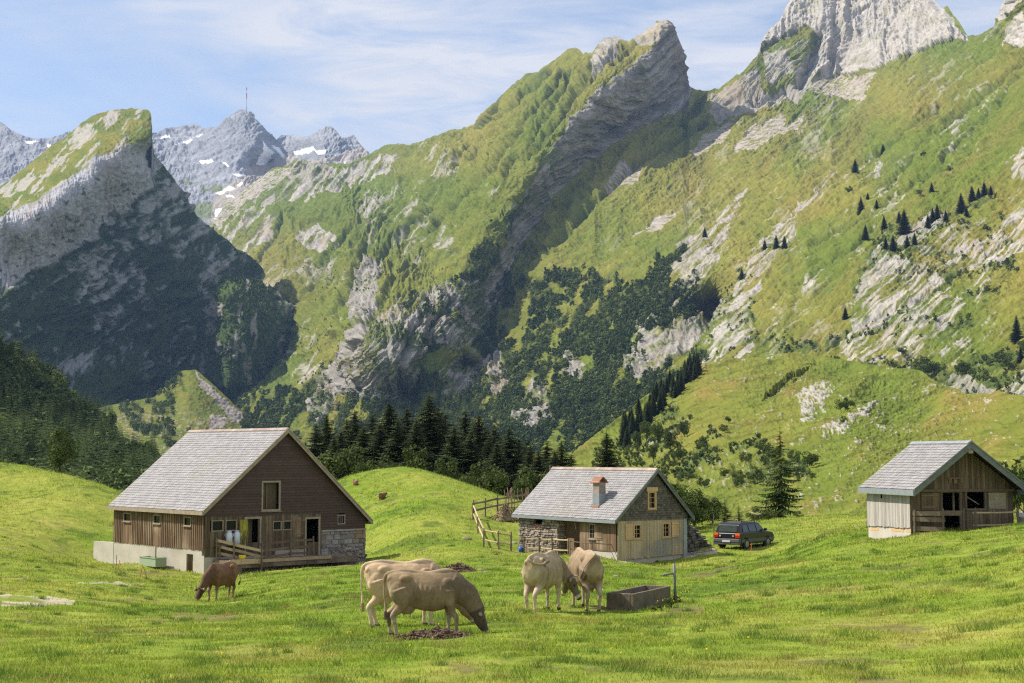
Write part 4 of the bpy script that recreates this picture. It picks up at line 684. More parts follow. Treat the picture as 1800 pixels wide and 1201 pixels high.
def gable_house(e, w, a, L, zap, ze_l, ze_r, over, roofmat, seed, gable_over, ridge='lichen', edge='wood_trim', edge_h=.2, row=.3, col=.32, fascia='wood_trim', back_over=.3):
    """roof with ridge over x=a, gable plane y=0. ze_*: eave heights at x=-over / w+over"""
    y0, y1 = -gable_over, L+back_over; xl, xr = -over, w+over
    rf = shingle_roof(e, 'roof', (xl, y1, ze_l), (xl, y0, ze_l), (a, y0, zap), (a, y1, zap), roofmat, row, col, seed=seed)
    rr_ = shingle_roof(e, 'roof', (xr, y0, ze_r), (xr, y1, ze_r), (a, y1, zap), (a, y0, zap), roofmat, row, col, seed=seed+1)
    # ridge
    mb = MB(); n = int((y1-y0)/.4)
    for i in range(n):
        q0 = y0+(y1-y0)*i/n; q1 = y0+(y1-y0)*(i+1)/n+.02
        for sx, ez in ((-1, (zap-ze_l)/(a-xl)), (1, (zap-ze_r)/(xr-a))):
            mb.hexa([(a, q0, zap+.04), (a+sx*.16, q0, zap+.05-.16*ez), (a+sx*.16, q1, zap+.05-.16*ez), (a, q1, zap+.04), (a, q0, zap+.075), (a+sx*.17, q0, zap+.085-.17*ez), (a+sx*.17, q1, zap+.085-.17*ez), (a, q1, zap+.075)])
    mb.build('ridge_cap', M[ridge], rf)
    for s, (xe, ze) in enumerate(((xl, ze_l), (xr, ze_r))):
        mb = MB(); t = .05
        mb.hexa([(xe, y0-t, ze-edge_h), (a, y0-t, zap-edge_h), (a, y0-.004, zap-edge_h), (xe, y0-.004, ze-edge_h), (xe, y0-t, ze+.03), (a, y0-t, zap+.03), (a, y0-.004, zap+.03), (xe, y0-.004, ze+.03)], 0)
        mb.hexa([(xe, y0-t-.03, ze-.02), (a, y0-t-.03, zap-.02), (a, y0-t-.002, zap-.02), (xe, y0-t-.002, ze-.02), (xe, y0-t-.03, ze+.055), (a, y0-t-.03, zap+.055), (a, y0-t-.002, zap+.055), (xe, y0-t-.002, ze+.055)], .6)
        mb.build('barge_board', M[edge], rf if s == 0 else rr_)
        mb = MB(); sx = -1 if s == 0 else 1
        mb.box((min(xe, xe+sx*.05), y0-.02, ze-edge_h*.9), (max(xe, xe+sx*.05), y1, ze+.0), 0); mb.build('fascia', M[fascia], rf if s == 0 else rr_)
        # rafters showing under the eaves
        sl_ = (zap-ze)/(a-xe)
        for k in range(int(L/.9)+1):
            yy = .15+k*.9
            if yy < L: mb = MB(); mb.hexa([(xe+sx*-.02, yy, ze-.16), (xe-sx*(over+.3), yy, ze-.16+abs(sl_)*(over+.3)), (xe-sx*(over+.3), yy+.1, ze-.16+abs(sl_)*(over+.3)), (xe+sx*-.02, yy+.1, ze-.16), (xe+sx*-.02, yy, ze-.055), (xe-sx*(over+.3), yy, ze-.055+abs(sl_)*(over+.3)), (xe-sx*(over+.3), yy+.1, ze-.055+abs(sl_)*(over+.3)), (xe+sx*-.02, yy+.1, ze-.055)]); mb.build('rafter', M['post'], rf if s == 0 else rr_)
    return rf
def roofz(w, a, zap, ze_l, ze_r, over, dz=.1):
    return lambda x: (ze_l+(zap-ze_l)*(x+over)/(a+over) if x < a else ze_r+(zap-ze_r)*(w+over-x)/(w+over-a))-dz
def add_slab(mb, mk, x0, x1, z0, z1, th, out=0, t=0):
    mb.hexa([mk(x0, out-th, z0), mk(x1, out-th, z0), mk(x1, out, z0), mk(x0, out, z0), mk(x0, out-th, z1), mk(x1, out-th, z1), mk(x1, out, z1), mk(x0, out, z1)], t)
# ---------------- big barn on the left
c = PV(358, 1008, 80); ZB = c.z
barn = empty('barn', c, R(42), 'large brown timber barn with a broad grey slate roof and pale concrete base', 'barn')
w, a, L = 11.05, 5.22, 10.9; zap, zel, zer, ov = 8.10, 3.44, 2.58, .3
gable_house(barn, w, a, L, zap, zel, zer, ov, M['slate'], 11, .32, edge='wood_trim', edge_h=.24, row=.21, col=.24)
rz = roofz(w, a, zap, zel, zer, ov)
mb = MB(); o_side = [(1.5, 2.2, 2.60, 3.02), (5.05, 5.8, 2.60, 3.02), (8.75, 9.55, 2.60, 3.02)]
split_boards(mb, side_mk, 0.02, L, lambda x: 1.28, lambda x: 3.55, (.17, .24), .022, [(p-.02, q+.02, r-.02, s+.02) for p, q, r, s in o_side], vary=.05)
y = .1
while y < L:
    if not any(p-.08 < y < q+.08 for p, q, r, s in o_side): mb.box((-.058, y-.025, 1.26), (-.03, y+.025, 3.5))
    y += .215
mb.build('wall', M['plank_brown'], barn)['label'] = 'sunlit side wall of vertical brown boards'
for (p, q, r, s) in o_side: window(barn, side_mk, p, q, r, s, .05, 'wood_trim', True, True, dep=.0, out=.05, bars=(0, 0))
# boarded gable (lower part) with openings; upper part horizontal dark cladding
O = [(.45, 1.18, 2.30, 2.90), (1.34, 2.06, 2.30, 2.90), (2.66, 3.56, 1.0, 2.92), (4.46, 5.04, 2.22, 2.74), (5.14, 5.72, 2.22, 2.74), (6.76, 7.62, .45, 2.80)]
W0 = 7.82
mb = MB(); split_boards(mb, gable_mk, 0, W0, lambda x: .9-.02*x, lambda x: min(3.12, rz(x)), (.16, .26), .022, O, vary=.03)
mb.build('wall', M['plank_old'], barn)['label'] = 'lower gable wall of shaded vertical boards'
mb = MB(); z = 3.1; hat = (3.76, 4.84, 3.44, 4.98); row = .16
zt = lambda z: (-ov+(z+.1-zel)*(a+ov)/(zap-zel), w+ov-(z+.1-zer)*(w+ov-a)/(zap-zer))
z = 2.12
while z < zap-.25:
    l, r = zt(z+row); l = max(l, 0); r = min(r, w)
    l0, r0 = zt(z); l0 = max(l0, 0); r0 = min(r0, w)
    if z < 3.08: l = l0 = W0+.02
    segs = [(l0, r0, l, r)]
    if z+row > hat[2] and z < hat[3]: segs = [(l0, hat[0], l, hat[0]), (hat[1], r0, hat[1], r)]
    if z+row > 2.45 and z < 2.95 and z < 3.08: segs = [(l0, 9.03, l, 9.03), (9.52, r0, 9.52, r)]
    for s0, s1, s2, s3 in segs:
        if s1-s0 > .1 and s3 > s2: mb.hexa([(s0, .02, z), (s1, .02, z), (s1, -.035, z), (s0, -.035, z), (s2, .02, z+row), (s3, .02, z+row), (s3, -.012, z+row), (s2, -.012, z+row)])
    z += row
mb.build('gable_cladding', M['plank_dark'], barn)
window(barn, gable_mk, hat[0], hat[1], hat[2], hat[3], .1, 'wood_trim', False, True, bars=(0, 0), out=.05, name='hatch')
mb = MB(); mb.box((hat[0], .25, hat[2]), (hat[1], .28, hat[3]), -.6); mb.box((hat[0]+.35, .2, hat[2]), (hat[0]+.43, .25, hat[3]), .3); mb.build('hatch_door', M['plank_old'], barn)
window(barn, gable_mk, 9.05, 9.5, 2.47, 2.93, .06, 'wood_trim', True, False, bars=(2, 0))
for (p, q, r, s) in (O[0], O[1], O[3], O[4]): window(barn, gable_mk, p+.04, q-.04, r+.04, s-.04, .05, 'wood_trim', True, False, bars=(0, 0))
for (p, q, r, s) in (O[2], O[5]):
    mb = MB()
    for xx in (p-.1, q): mb.box((xx, -.06, r), (xx+.1, .02, s), .2)
    mb.box((p-.12, -.07, s), (q+.12, .02, s+.12), .3); f = mb.build('door', M['wood_trim'], barn)
    mb = MB(); x = p
    while x < q-.02: mb.box((x, -.01, r), (min(x+.16, q)-.008, .02, r+(s-r)*(.42 if p > 5 else .30))); x += .16
    mb.build('door_leaf', M['plank_old'], f)
mb = MB(); mb.box((2.7, .35, 1), (3.3, .4, 2.9), -.5); mb.build('inner_wall', M['plank_old'], barn)
shutter(barn, gable_mk, 5.80, 6.64, 1.78, 2.92, 'plank_brown', .03, 'open board shutter between the barn window and the barn door')
mb = MB(); mb.box((4.6, -.1, .5), (6.55, .02, 1.05)); mb.build('plinth', M['concrete'], barn)
# concrete base
mb = MB(); mb.box((.0, .0, -1.6), (W0, .25, .95), 0); mb.box((.0, 5.0, -1.6), (.3, L, 1.3), 0)
dy0, dy1 = 1.2, 1.95
mb.box((0, .25, -1.6), (.3, dy0, 1.302), 0); mb.box((0, dy1, -1.6), (.3, 5.0, 1.302), 0); mb.box((0, dy0, .98), (.3, dy1, 1.302), 0); mb.box((.002, L-.3, -1.6), (w, L, 3.4), 0); mb.box((w-.3, .25, -1), (w, L-.3, 2.5), 0)
mb.build('foundation', M['concrete'], barn)
mb = MB(); mb.box((.22, dy0, -.6), (.26, dy1, .98), -.4); mb.box((.02, dy1-.06, -.6), (.22, dy1, .98), .2); mb.build('cellar_door', M['plank_brown'], barn)
# plastered rubble wall
mb = MB(); mb.box((W0+.02, -.0, -.6), (w, .25, 2.1), 0); stones(mb, gable_mk, W0+.05, w, -.4, lambda x: 2.04, .34, .09, 5); mb.box((W0, -.12, 2.02), (w+.03, .02, 2.12), .8)
mb.build('rubble_wall', M['plaster'], barn)
mb = MB(); mb.box((.2, .3, 3.0), (w-.3, L-.3, 3.05), 0); mb.box((.3, 3.2, -1), (w-.3, 3.25, 3.0), 0); mb.build('inner_floor', M['dark'], barn)  # near-black floor and partition, put in so the openings look dark
# platform in front
mb = MB(); n = 12
for i in range(n): x0 = .55+i*(W0+1.0)/n; mb.box((x0, -1.65, .30), (x0+(W0+1.0)/n-.015, -.02, .72-.02*i*.4))
mb.box((.5, -1.75, -.9), (1.4, -1.6, .38), -.4); pf = mb.build('platform', M['post'], barn)
mb = MB(); mb.box((.6, -1.74, .52), (2.6, -1.68, .80), .9); mb.box((2.6, -1.72, .56), (7.4, -1.67, .74), 0); mb.build('platform_edge', M['rail'], pf)
# snow guard stub on the right roof
# barn fence
def fence(name, pts, label, railm='rail', postm='post', heights=(.45, .85), ph=1.05, pr=.045, rr=.03, z_of=None, board=False, every=1, group=None, sag=0.02, matp=None):
    e = empty(name, pts[0], 0, label, 'fence', group); o0 = Vector(pts[0])
    for p in pts:
        q = Vector(p)-o0; mb = MB(); tl = random.uniform(-.04, .04); mb.tube([q+Vector((0, 0, -.3)), q+Vector((tl*.5, 0, ph*.5)), q+Vector((tl, random.uniform(-.03, .03), ph*random.uniform(.96, 1.06)))], [pr*1.1, pr, pr*.85], 7); mb.build('post', M[postm], e)
    for hgt in heights:
        for p, q in zip(pts[:-1], pts[1:]):
            p = Vector(p)-o0; q = Vector(q)-o0; mb = MB(); d = (q-p).normalized(); n = d.cross(Vector((0, 0, 1))).normalized()*(-pr-.01)
            u = Vector((0, 0, hgt+random.uniform(-.03, .03))); u2 = Vector((0, 0, hgt+random.uniform(-.03, .03)))
            if board: mb.hexa([p-d*.08+n+u, p-d*.08+n*1.6+u, q+d*.08+n*1.6+u2, q+d*.08+n+u2, p-d*.08+n+u+Vector((0, 0, rr*4.5)), p-d*.08+n*1.6+u+Vector((0, 0, rr*4.5)), q+d*.08+n*1.6+u2+Vector((0, 0, rr*4.5)), q+d*.08+n+u2+Vector((0, 0, rr*4.5))])
            else: mb.tube([p-d*.1+n+u, (p+q)/2+n+(u+u2)/2-Vector((0, 0, sag)), q+d*.1+n+u2], [rr*1.1, rr, rr*.9], 7)
            mb.build('rail', M[railm], e)
    return e
def B(e, x, y, z): return e.matrix_basis @ Vector((x, y, z))
bp_ = [B(barn, x, -1.55, .72) for x in (.75, 2.75)]; fence('fence', [B(barn, 2.75, -1.6, .5), B(barn, 4.7, -1.55, .62), B(barn, 6.3, -1.5, .62)], 'grey board fence on the platform before the big barn gable', railm='plank_old', heights=(.25, .62, .98), ph=1.25, pr=.055, rr=.03, board=True)
f1 = fence('fence', [B(barn, .62, -.3, .7), B(barn, 1.25, -1.1, .5), B(barn, 2.55, -1.9, .1)], 'short sunlit plank fence at the barn corner above the brown cow', heights=(.35, .7, 1.02), ph=1.3, pr=.05, rr=.035, board=True)
# milk cans on a shelf, hose, bucket
def can(x, y, z, label):
    e = empty('milk_can', B(barn, x, y, z), 0, label, 'milk can', 'milk cans by the barn gable'); mb = MB()
    mb.tube([(0, 0, 0), (0, 0, .03), (0, 0, .52), (0, 0, .60), (0, 0, .66), (0, 0, .70)], [.17, .19, .19, .165, .13, .12], 20, 0); mb.build('body', M['can'], e, True)
    mb = MB(); mb.tube([(0, 0, .70), (0, 0, .73), (0, 0, .76)], [.145, .15, .08], 20, 0); mb.build('lid', M['can'], e, True)
    for s in (-1, 1): mb = MB(); mb.tube([(s*.17, 0, .42), (s*.25, 0, .46), (s*.25, 0, .56), (s*.15, 0, .60)], .014, 6, 0); mb.build('handle', M['can'], e, True)
mb = MB(); mb.box((.6, -.5, 1.50), (2.3, -.05, 1.56)); mb.box((.7, -.45, .7), (.78, -.37, 1.5)); mb.box((2.15, -.45, .7), (2.23, -.37, 1.5)); mb.build('bench', M['plank_old'], barn)
can(1.42, -.28, 1.56, 'white milk can on the barn bench, farther from the yellow hose'); can(1.92, -.28, 1.56, 'white milk can on the barn bench, next to the yellow hose')
mb = MB(); o = B(barn, 2.42, -.14, 0)
for k in range(9):
    x = -.22+k*.055; h = random.uniform(.9, 1.7); mb.tube([(x, -.02*k % .05, 2.9), (x-.03, -.05, 2.9-h*.5), (x+.02, -.05, 2.9-h), (x+.05, -.05, 2.9-h*.5), (x+.05, 0, 2.9)], .018, 6)
h_ = mb.build('hose', M['hose']); h_.location = o; h_.rotation_euler = (0, 0, R(42)); tag(h_, 'coiled yellow hose hanging on the shaded barn gable', 'hose')
def bucket(loc, mt, label, r=.15, h=.28):
    e = empty('bucket', loc, 0, label, 'bucket'); mb = MB(); mb.tube([(0, 0, 0), (0, 0, h), (0, 0, h*.97), (0, 0, .03)], [r*.8, r, r*.93, r*.74], 18, 0); mb.build('body', M[mt], e, True)
    mb = MB(); mb.tube([(-r, 0, h*.9), (-r*.6, 0, h*1.2), (0, 0, h*1.33), (r*.6, 0, h*1.2), (r, 0, h*.9)], .01, 6, 0); mb.build('handle', M['iron'], e)
bucket(B(barn, 1.55, -1.5, .72), 'yellow', 'yellow bucket on the platform at the big barn corner', .2, .3)
# retaining wall, dung heap behind it
e = empty('concrete_wall', B(barn, 0, L, 0), R(42), 'low pale concrete wall running on from the back corner of the big barn', 'wall')
mb = MB(); mb.hexa([(-.02, .02, -1.5), (.2, .02, -1.5), (.2, 2.7, -1.5), (-.02, 2.7, -1.5), (-.02, .02, 1.22), (.2, .02, 1.22), (.2, 2.7, 1.18), (-.02, 2.7, 1.18)], 0); mb.build('wall', M['concrete'], e)
def heap(name, loc, rx, ry, h, label, mt='dirt', n=260, cat='heap', sz=.05, seed=1):
    rr = np.random.default_rng(seed); e = []; mb = MB(); N = 26
    vs = [];
    for i in range(9):
        t = i/8; 
        for k in range(N):
            a_ = 6.283*k/N; q = 1+.22*math.sin(a_*2+seed)+.12*math.sin(a_*5+seed*2); s = t*q; vs.append((rx*s*math.cos(a_), ry*s*math.sin(a_), h*(1-t**1.5)*(1+.25*math.sin(a_*3+t*5+seed))-.05*t))
    fs = [(i*N+k, i*N+(k+1) % N, (i+1)*N+(k+1) % N, (i+1)*N+k) for i in range(8) for k in range(N)]; mb.add(vs, [tuple(reversed(f)) for f in fs], 0)
    for i in range(n):
        t = math.sqrt(rr.uniform(0, 1.25)); a_ = rr.uniform(0, 6.283); q = 1+.22*math.sin(a_*2+seed)+.12*math.sin(a_*5+seed*2); p = Vector((rx*t*q*math.cos(a_), ry*t*q*math.sin(a_), max(0, h*(1-min(t, 1)**1.5)*(1+.25*math.sin(a_*3+t*5+seed)))))
        s = sz*rr.uniform(.5, 1.6); Mx = Matrix.Translation(p)@Matrix.Rotation(rr.uniform(0, 6), 4, Vector(rr.normal(0, 1, 3)).normalized()); mb.box((-s*1.5, -s*.6, -s*.5), (s*1.5, s*.6, s*.5), rr.uniform(-1, 1), Mx)
    o = mb.build(name, M[mt], None); o.location = loc; return tag(o, label, cat)
def gpt(px, py):
    """point of the meadow seen at px, py"""
    lo, hi = 14., 160.
    ds = np.linspace(lo, hi, 1500); x = (px-900)/F*ds; z = gz(x, ds); s = np.where(P(np.full(1500, px), np.full(1500, py), ds)[:, 2] < z)[0]
    d = ds[s[0]] if len(s) else 100.
    return Vector((*(P(px, py, d)[:2]), gzs(P(px, py, d)[0], d)))
heap('dung_heap', B(barn, 1.3, L+1.1, .55), 1.3, 1.2, .75, 'straw dung heap behind the low concrete wall at the barn', 'hay', 200, seed=4)
heap('dung_heap', gpt(770, 1122), .58, .36, .15, 'brown dung heap in the grass under the nearest cow', n=420, sz=.028, seed=2)
heap('dung_heap', gpt(808, 1006), .75, .5, .32, 'brown dung heap on the meadow between the cows and the hut', n=260, sz=.04, seed=3)
heap('stone_pile', B(barn, 9.3, -.55, .55), 1.2, .45, .55, 'pile of pale rubble against the stone end of the barn gable', 'stone', 160, 'stones', .08, seed=5)
# green tub and stakes by the barn base
tb = gpt(268, 1001); e = empty('water_tub', B(barn, -.62, 4.7, .18), R(42), 'faded green metal tub against the concrete base of the barn', 'tub')
mb = MB(); x0, x1, y0, y1 = -.35, .35, -.95, .95
for p in (((x0, y0, 0), (x1, y1, .05)), ((x0, y0, .05), (x0+.04, y1, .5)), ((x1-.04, y0, .05), (x1, y1, .5)), ((x0+.04, y0, .05), (x1-.04, y0+.04, .5)), ((x0+.04, y1-.04, .05), (x1-.04, y1, .5))): mb.box(*p)
mb.box((x0-.03, y0-.03, .46), (x0-.002, y1+.03, .52)); mb.box((x0-.002, y0-.03, .46), (x1, y0-.002, .52)); mb.build('basin', M['green_tub'], e)
mb = MB()
for yy in (-.7, .6): mb.box((-.2, yy, -.7), (.2, yy+.12, 0))
mb.build('base', M['post'], e)
mb = MB(); mb.tube([(.3, .25, 0), (.3, .25, 1.05)], .035, 8, 0); mb.build('pipe', M['post'], e)
def stake(px, py, top, mt, label, tilt=0, r=.02, name='stake', group=None):
    p = gpt(px, py); H = (py-top)*p.y/F; mb = MB(); mb.tube([(0, 0, -.2), (tilt*H, 0, H)], [r, r*.8], 6, 0); o = mb.build(name, M[mt]); o.location = p; return tag(o, label, 'stake', group)
stake(203, 1008, 976, 'iron', 'thin dark stake leftmost before the barn base', .05)
stake(206, 1006, 984, 'orangepole', 'thin orange stake beside the leftmost dark stake before the barn', .18)
stake(243, 1022, 993, 'orangepole', 'leaning orange stake in the grass left of the green tub', .25)
stake(262, 1019, 996, 'iron', 'dark stake leaning left below the green tub', -.45)
for i in range(7):
    x = 212+i*4.2; stake(x, 1014+i*.6, 996+random.uniform(0, 6), 'iron', 'thin bent wire standing in the net fence before the barn', random.uniform(-.3, .3), .008, 'wire', 'wires of the net fence')
# ---------------- stone hut in the middle
c = PV(1085, 983, 80); hut = empty('hut', c, R(35), 'small stone and timber hut with grey shingle roof and red chimney', 'hut')
w, a, L = 5.13, 2.75, 9.4; zap, zel, zer, ov = 4.98, 2.16, 2.18, .36
gable_house(hut, w, a, L, zap, zel, zer, ov, M['slate'], 21, .3, ridge='lichen', edge='trim_grey', edge_h=.2, row=.19, col=.2, fascia='metal', back_over=.3)
rz = roofz(w, a, zap, zel, zer, ov)
mb = MB(); OG = [(1.16, 1.66, 1.10, 1.87), (3.30, 3.84, 1.12, 1.89)]
split_boards(mb, gable_mk, 0, w-.28, lambda x: -.05+.04*x, lambda x: 2.12, (.2, .27), .022, OG, vary=.05, off=.03); x = .05
while x < w-.3:
    if not any(p-.06 < x < q+.06 for p, q, r, s in OG): mb.box((x-.02, -.085, .0+.04*x), (x+.02, -.05, 2.11))
    x += .19
mb.build('gable_boards', M['plank_fresh'], hut)
for p, q, r, s in OG: window(hut, gable_mk, p+.04, q-.04, r+.04, s-.04, .08, 'shutter', True, True, dep=-.02, out=.10, bars=(1, 2))
shutter(hut, gable_mk, .52, 1.08, 1.04, 1.94, 'shutter', .09); shutter(hut, gable_mk, 3.96, 4.5, 1.10, 1.97, 'shutter', .09)
mb = MB(); z = 2.1; hw = (2.2, 2.78, 2.74, 3.74); row = .13
zt = lambda z: (-ov+(z+.1-zel)*(a+ov)/(zap-zel), w+ov-(z+.1-zer)*(w+ov-a)/(zap-zer))
while z < zap-.2:
    l, r = zt(z+row); l = max(l, -.05); r = min(r, w+.05); x = l-random.uniform(0, .1)
    while x < r:
        x2 = x+random.uniform(.1, .16); A_, B_ = max(x, l), min(x2, r)
        if B_-A_ > .02 and not (hw[0]-.02 < (A_+B_)/2 < hw[1]+.02 and hw[2]-row < z < hw[3]): j = random.uniform(0, .01); mb.hexa([(A_+.004, .02, z), (B_-.004, .02, z), (B_-.004, -.095-j, z), (A_+.004, -.095-j, z), (A_+.004, .02, z+row), (B_-.004, .02, z+row), (B_-.004, -.07, z+row), (A_+.004, -.07, z+row)])
        x = x2
    z += row
mb.build('gable_shingles', M['shingle_dark'], hut)
window(hut, gable_mk, hw[0]+.07, hw[1]-.07, hw[2]+.06, hw[3]-.1, .10, 'shutter', True, True, dep=0, out=.13, bars=(1, 2))
mb = MB(); mb.box((hw[0]-.12, -.16, hw[3]-.02), (hw[1]+.12, -.06, hw[3]+.22), .2); mb.build('lintel', M['shutter'], hut)
mb = MB(); mb.box((w-.27, -.10, -.5), (w, .2, 2.12), .9); mb.build('corner_panel', M['metal'], hut)
# side wall: boards near, recessed doorway, stone far
OS = [(2.0, 2.5, 1.02, 1.85)]; mb = MB(); split_boards(mb, side_mk, .05, 3.35, lambda x: .42, lambda x: 2.15, (.14, .2), .022, [(OS[0][0], OS[0][1], OS[0][2], OS[0][3])], vary=.03)
mb.build('wall', M['plank_brown'], hut)['label'] = 'front side wall of brown boards near the corner'
window(hut, side_mk, 2.04, 2.46, 1.06, 1.81, .06, 'wood_trim', True, True, bars=(1, 2)); shutter(hut, side_mk, 1.3, 1.92, .98, 1.9, 'plank_brown', .03)
mb = MB(); mb.box((.0, .02, -.6), (.22, 3.5, .41), 0); mb.box((.02, .05, -.6), (w-.05, .2, .3), 0); mb.build('foundation', M['concrete'], hut)
mb = MB(); mb.box((.55, 3.35, -.3), (.6, 5.6, 2.6), -.8); mb.box((.05, 3.36, .1), (.12, 3.48, 2.4), .5); mb.box((-.04, 3.9, .0), (.02, 4.55, .95), .6); mb.build('porch_boards', M['plank_brown'], hut)
mb = MB(); mb.tube([(-.05, 3.7, 1.5), (-.12, 3.7, 1.9)], .04, 8, 0); mb.build('lamp_bracket', M['iron'], hut)
mb = MB(); nf = lambda x, z: (6.9 < x < 7.9 and 1.62 < z); stones(mb, side_mk, 5.5, L, -.5, lambda x: 2.05 if not 6.9 < x < 7.9 else 1.62, .2, .12, 7); mb.box((.1, 5.5, -.6), (.4, L, 1.6), -.6)
stones(mb, lambda x, o, z: (x, 5.5-o, z), .0, .6, -.5, lambda x: 2.2, .2, .08, 8); mb.build('stone_wall', M['stone'], hut)
mb = MB(); stones(mb, side_mk, 6.95, 7.85, 1.36, lambda x: 1.62, .1, .16, 9); mb.build('brick_patch', M['tile_red'], hut)
mb = MB(); mb.box((.1, L-.3, -.6), (w-.1, L, 2.4), 0); mb.box((w-.35, .25, -.6), (w-.05, L-.3, 2.2), 0); mb.box((.62, .3, 2.1), (w-.4, L-.4, 2.14), 0); mb.build('back_wall', M['stone_dark'], hut)
mb = MB(); mb.prism([(.25, L-.02, 2.4), (w-.25, L-.02, 2.4), (a, L-.02, zap-.2)], (0, -.1, 0), 0); mb.build('back_gable', M['plank_old'], hut)
# chimney
cy = 2.35; cx = .62; cz = zel+(zap-zel)*(cx+ov)/(a+ov)
ch = MB(); ch.box((cx-.24, cy-.28, cz-.3), (cx+.24, cy+.28, cz+1.15), 0); cho = ch.build('chimney', M['stone'], hut)
ch = MB(); ch.box((cx-.26, cy-.3, cz-.25), (cx+.26, cy+.3, cz+.52), 0); ch.build('flashing', M['metal'], cho)
ch = MB(); ch.box((cx-.36, cy-.34, cz-.32), (cx-.245, cy+.34, cz-.17), 0); ch.build('apron', M['tile_red'], cho)
ch = MB()
for s in (-1, 1):
    for k in range(4): t0, t1 = k/4, (k+1.3)/4; ch.hexa([(cx+s*(.36-.36*t0), cy-.38, cz+1.13+.34*t0), (cx+s*(.36-.36*t0), cy+.38, cz+1.13+.34*t0), (cx+s*max(0, .36-.36*t1), cy+.38, cz+1.13+.34*min(1, t1)), (cx+s*max(0, .36-.36*t1), cy-.38, cz+1.13+.34*min(1, t1)), (cx+s*(.36-.36*t0), cy-.38, cz+1.20+.34*t0), (cx+s*(.36-.36*t0), cy+.38, cz+1.20+.34*t0), (cx+s*max(0, .36-.36*t1), cy+.38, cz+1.17+.34*min(1, t1)), (cx+s*max(0, .36-.36*t1), cy-.38, cz+1.17+.34*min(1, t1))])
ch.build('cap', M['tile_red'], cho)
# dry stone wall right of the hut
p0 = Vector(P(1203, 975, 83.5)); p1 = Vector(P(1258, 968, 88)); e = empty('dry_stone_wall', p0, math.atan2(p1.y-p0.y, p1.x-p0.x), 'mossy dry stone wall between the hut and the parked car', 'wall'); ww = (p1-p0).length
mb = MB(); prof = lambda x: 2.0-.42*x+.1*math.sin(x*5); stones(mb, gable_mk, 0, ww, -.4, prof, .26, .28, 12); mb.prism([(0, .1, -.5), (ww, .1, -.5), (ww, .1, prof(ww)-.1), (0, .1, 1.9)], (0, .9, 0), -1); mb.build('stones', M['stone_dark'], e)
V_, F_, t_ = leafy_geo(77, 900, 12, .05, (1.3, .6, .16), .0); o = mesh_np('creeper', V_+np.array([ww/2-.2, .3, 0])+np.stack([0*V_[:, 0], 0*V_[:, 0], 1.86-.42*(V_[:, 0]+ww/2)], -1), F_, M['leaf'], e, {'tint': t_})
# ---------------- right hut
c = PV(1601, 938, 66); rh = empty('shed', c, R(13.5), 'silver grey timber shed with a pale shingle roof and dark open doorway', 'shed')
w, a, L = 5.33, 2.66, 4.15; zap, zel, zer, ov = 4.2, 2.02, 2.02, .3
gable_house(rh, w, a, L, zap, zel, zer, ov, M['slate'], 31, .9, ridge='metal', edge='trim_grey', edge_h=.30, row=.2, col=.24, fascia='metal')
rz = roofz(w, a, zap, zel, zer, ov)
mb = MB(); split_boards(mb, side_mk, 0, L, lambda x: .27-.02*x, lambda x: 2.15, (.13, .2), .022, [(2.55, 2.85, 1.5, 1.78)], vary=.05); mb.build('wall', M['plank_grey'], rh)['label'] = 'sunlit side wall of silver grey boards'
window(rh, side_mk, 2.58, 2.82, 1.53, 1.75, .05, 'plank_grey', True, False, bars=(0, 0))
mb = MB(); mb.box((.03, .03, -1.2), (.25, L, .26), 0); mb.box((.03, .03, -1.2), (w, .2, -.1), 0); fd = mb.build('foundation', M['concrete'], rh)
mb = MB()
for y0_, y1_, z_ in ((.05, .5, .14), (.7, 1.9, .12), (3.1, 3.9, .05)): mb.box((.02, y0_, z_-.09), (.03, y1_, z_+.04), 0)
mb.build('orange_paint', M['orange_paint'], fd)
OR = [(1.64, 2.50, -.1, 1.86), (2.90, 3.80, 1.12, 1.88)]
mb = MB(); split_boards(mb, gable_mk, 0, w, lambda x: -.1, lambda x: min(1.95, rz(x)), (.13, .2), .022, OR); mb.build('wall', M['plank_old'], rh)['label'] = 'shaded gable wall of old brown boards with doorway'
mb = MB(); split_boards(mb, gable_mk, .2, w-.2, lambda x: 1.97, lambda x: rz(x)-.02, (.12, .2), .022, [], off=.03); mb.build('gable_boards', M['plank_old'], rh)
mb = MB(); mb.box((-.02, -.1, 1.9), (w+.02, -.0, 2.02), .2); mb.box((1.54, -.07, -.1), (1.63, .02, 1.88), 0); mb.box((2.51, -.07, -.1), (2.62, .02, 1.88), 0); mb.box((2.80, -.07, 1.05), (2.89, .02, 1.9), 0); mb.box((3.81, -.07, 1.05), (3.90, .02, 1.9), 0); mb.box((2.88, -.08, 1.03), (3.83, .02, 1.11), .6); mb.build('door_frame', M['plank_old'], rh)
shutter(rh, gable_mk, .55, 1.44, 1.08, 1.84, 'plank_brown', .03); shutter(rh, gable_mk, 4.02, 4.92, 1.1, 1.84, 'wood_trim', .03)
mb = MB(); mb.box((2.5, .5, 1.0), (2.58, .58, 2.0), 0); mb.tube([(2.85, .3, 1.8), (3.7, .3, 1.3)], .03, 6, .5); mb.build('brace', M['wood_trim'], rh)
mb = MB(); mb.box((1.9, -.12, 2.5), (2.75, -.06, 2.56), .8); mb.box((1.95, -.1, 2.3), (2.1, -.06, 2.5), .3); mb.box((2.2, -.14, 2.28), (2.36, -.06, 2.48), .9); mb.box((2.55, -.1, 2.3), (2.7, -.06, 2.5), .3); mb.build('carved_board', M['plank_brown'], rh)
mb = MB(); mb.box((a-.12, -.88, zap-.52), (a+.12, .3, zap-.34), .5); mb.build('ridge_beam', M['wood_trim'], rh)
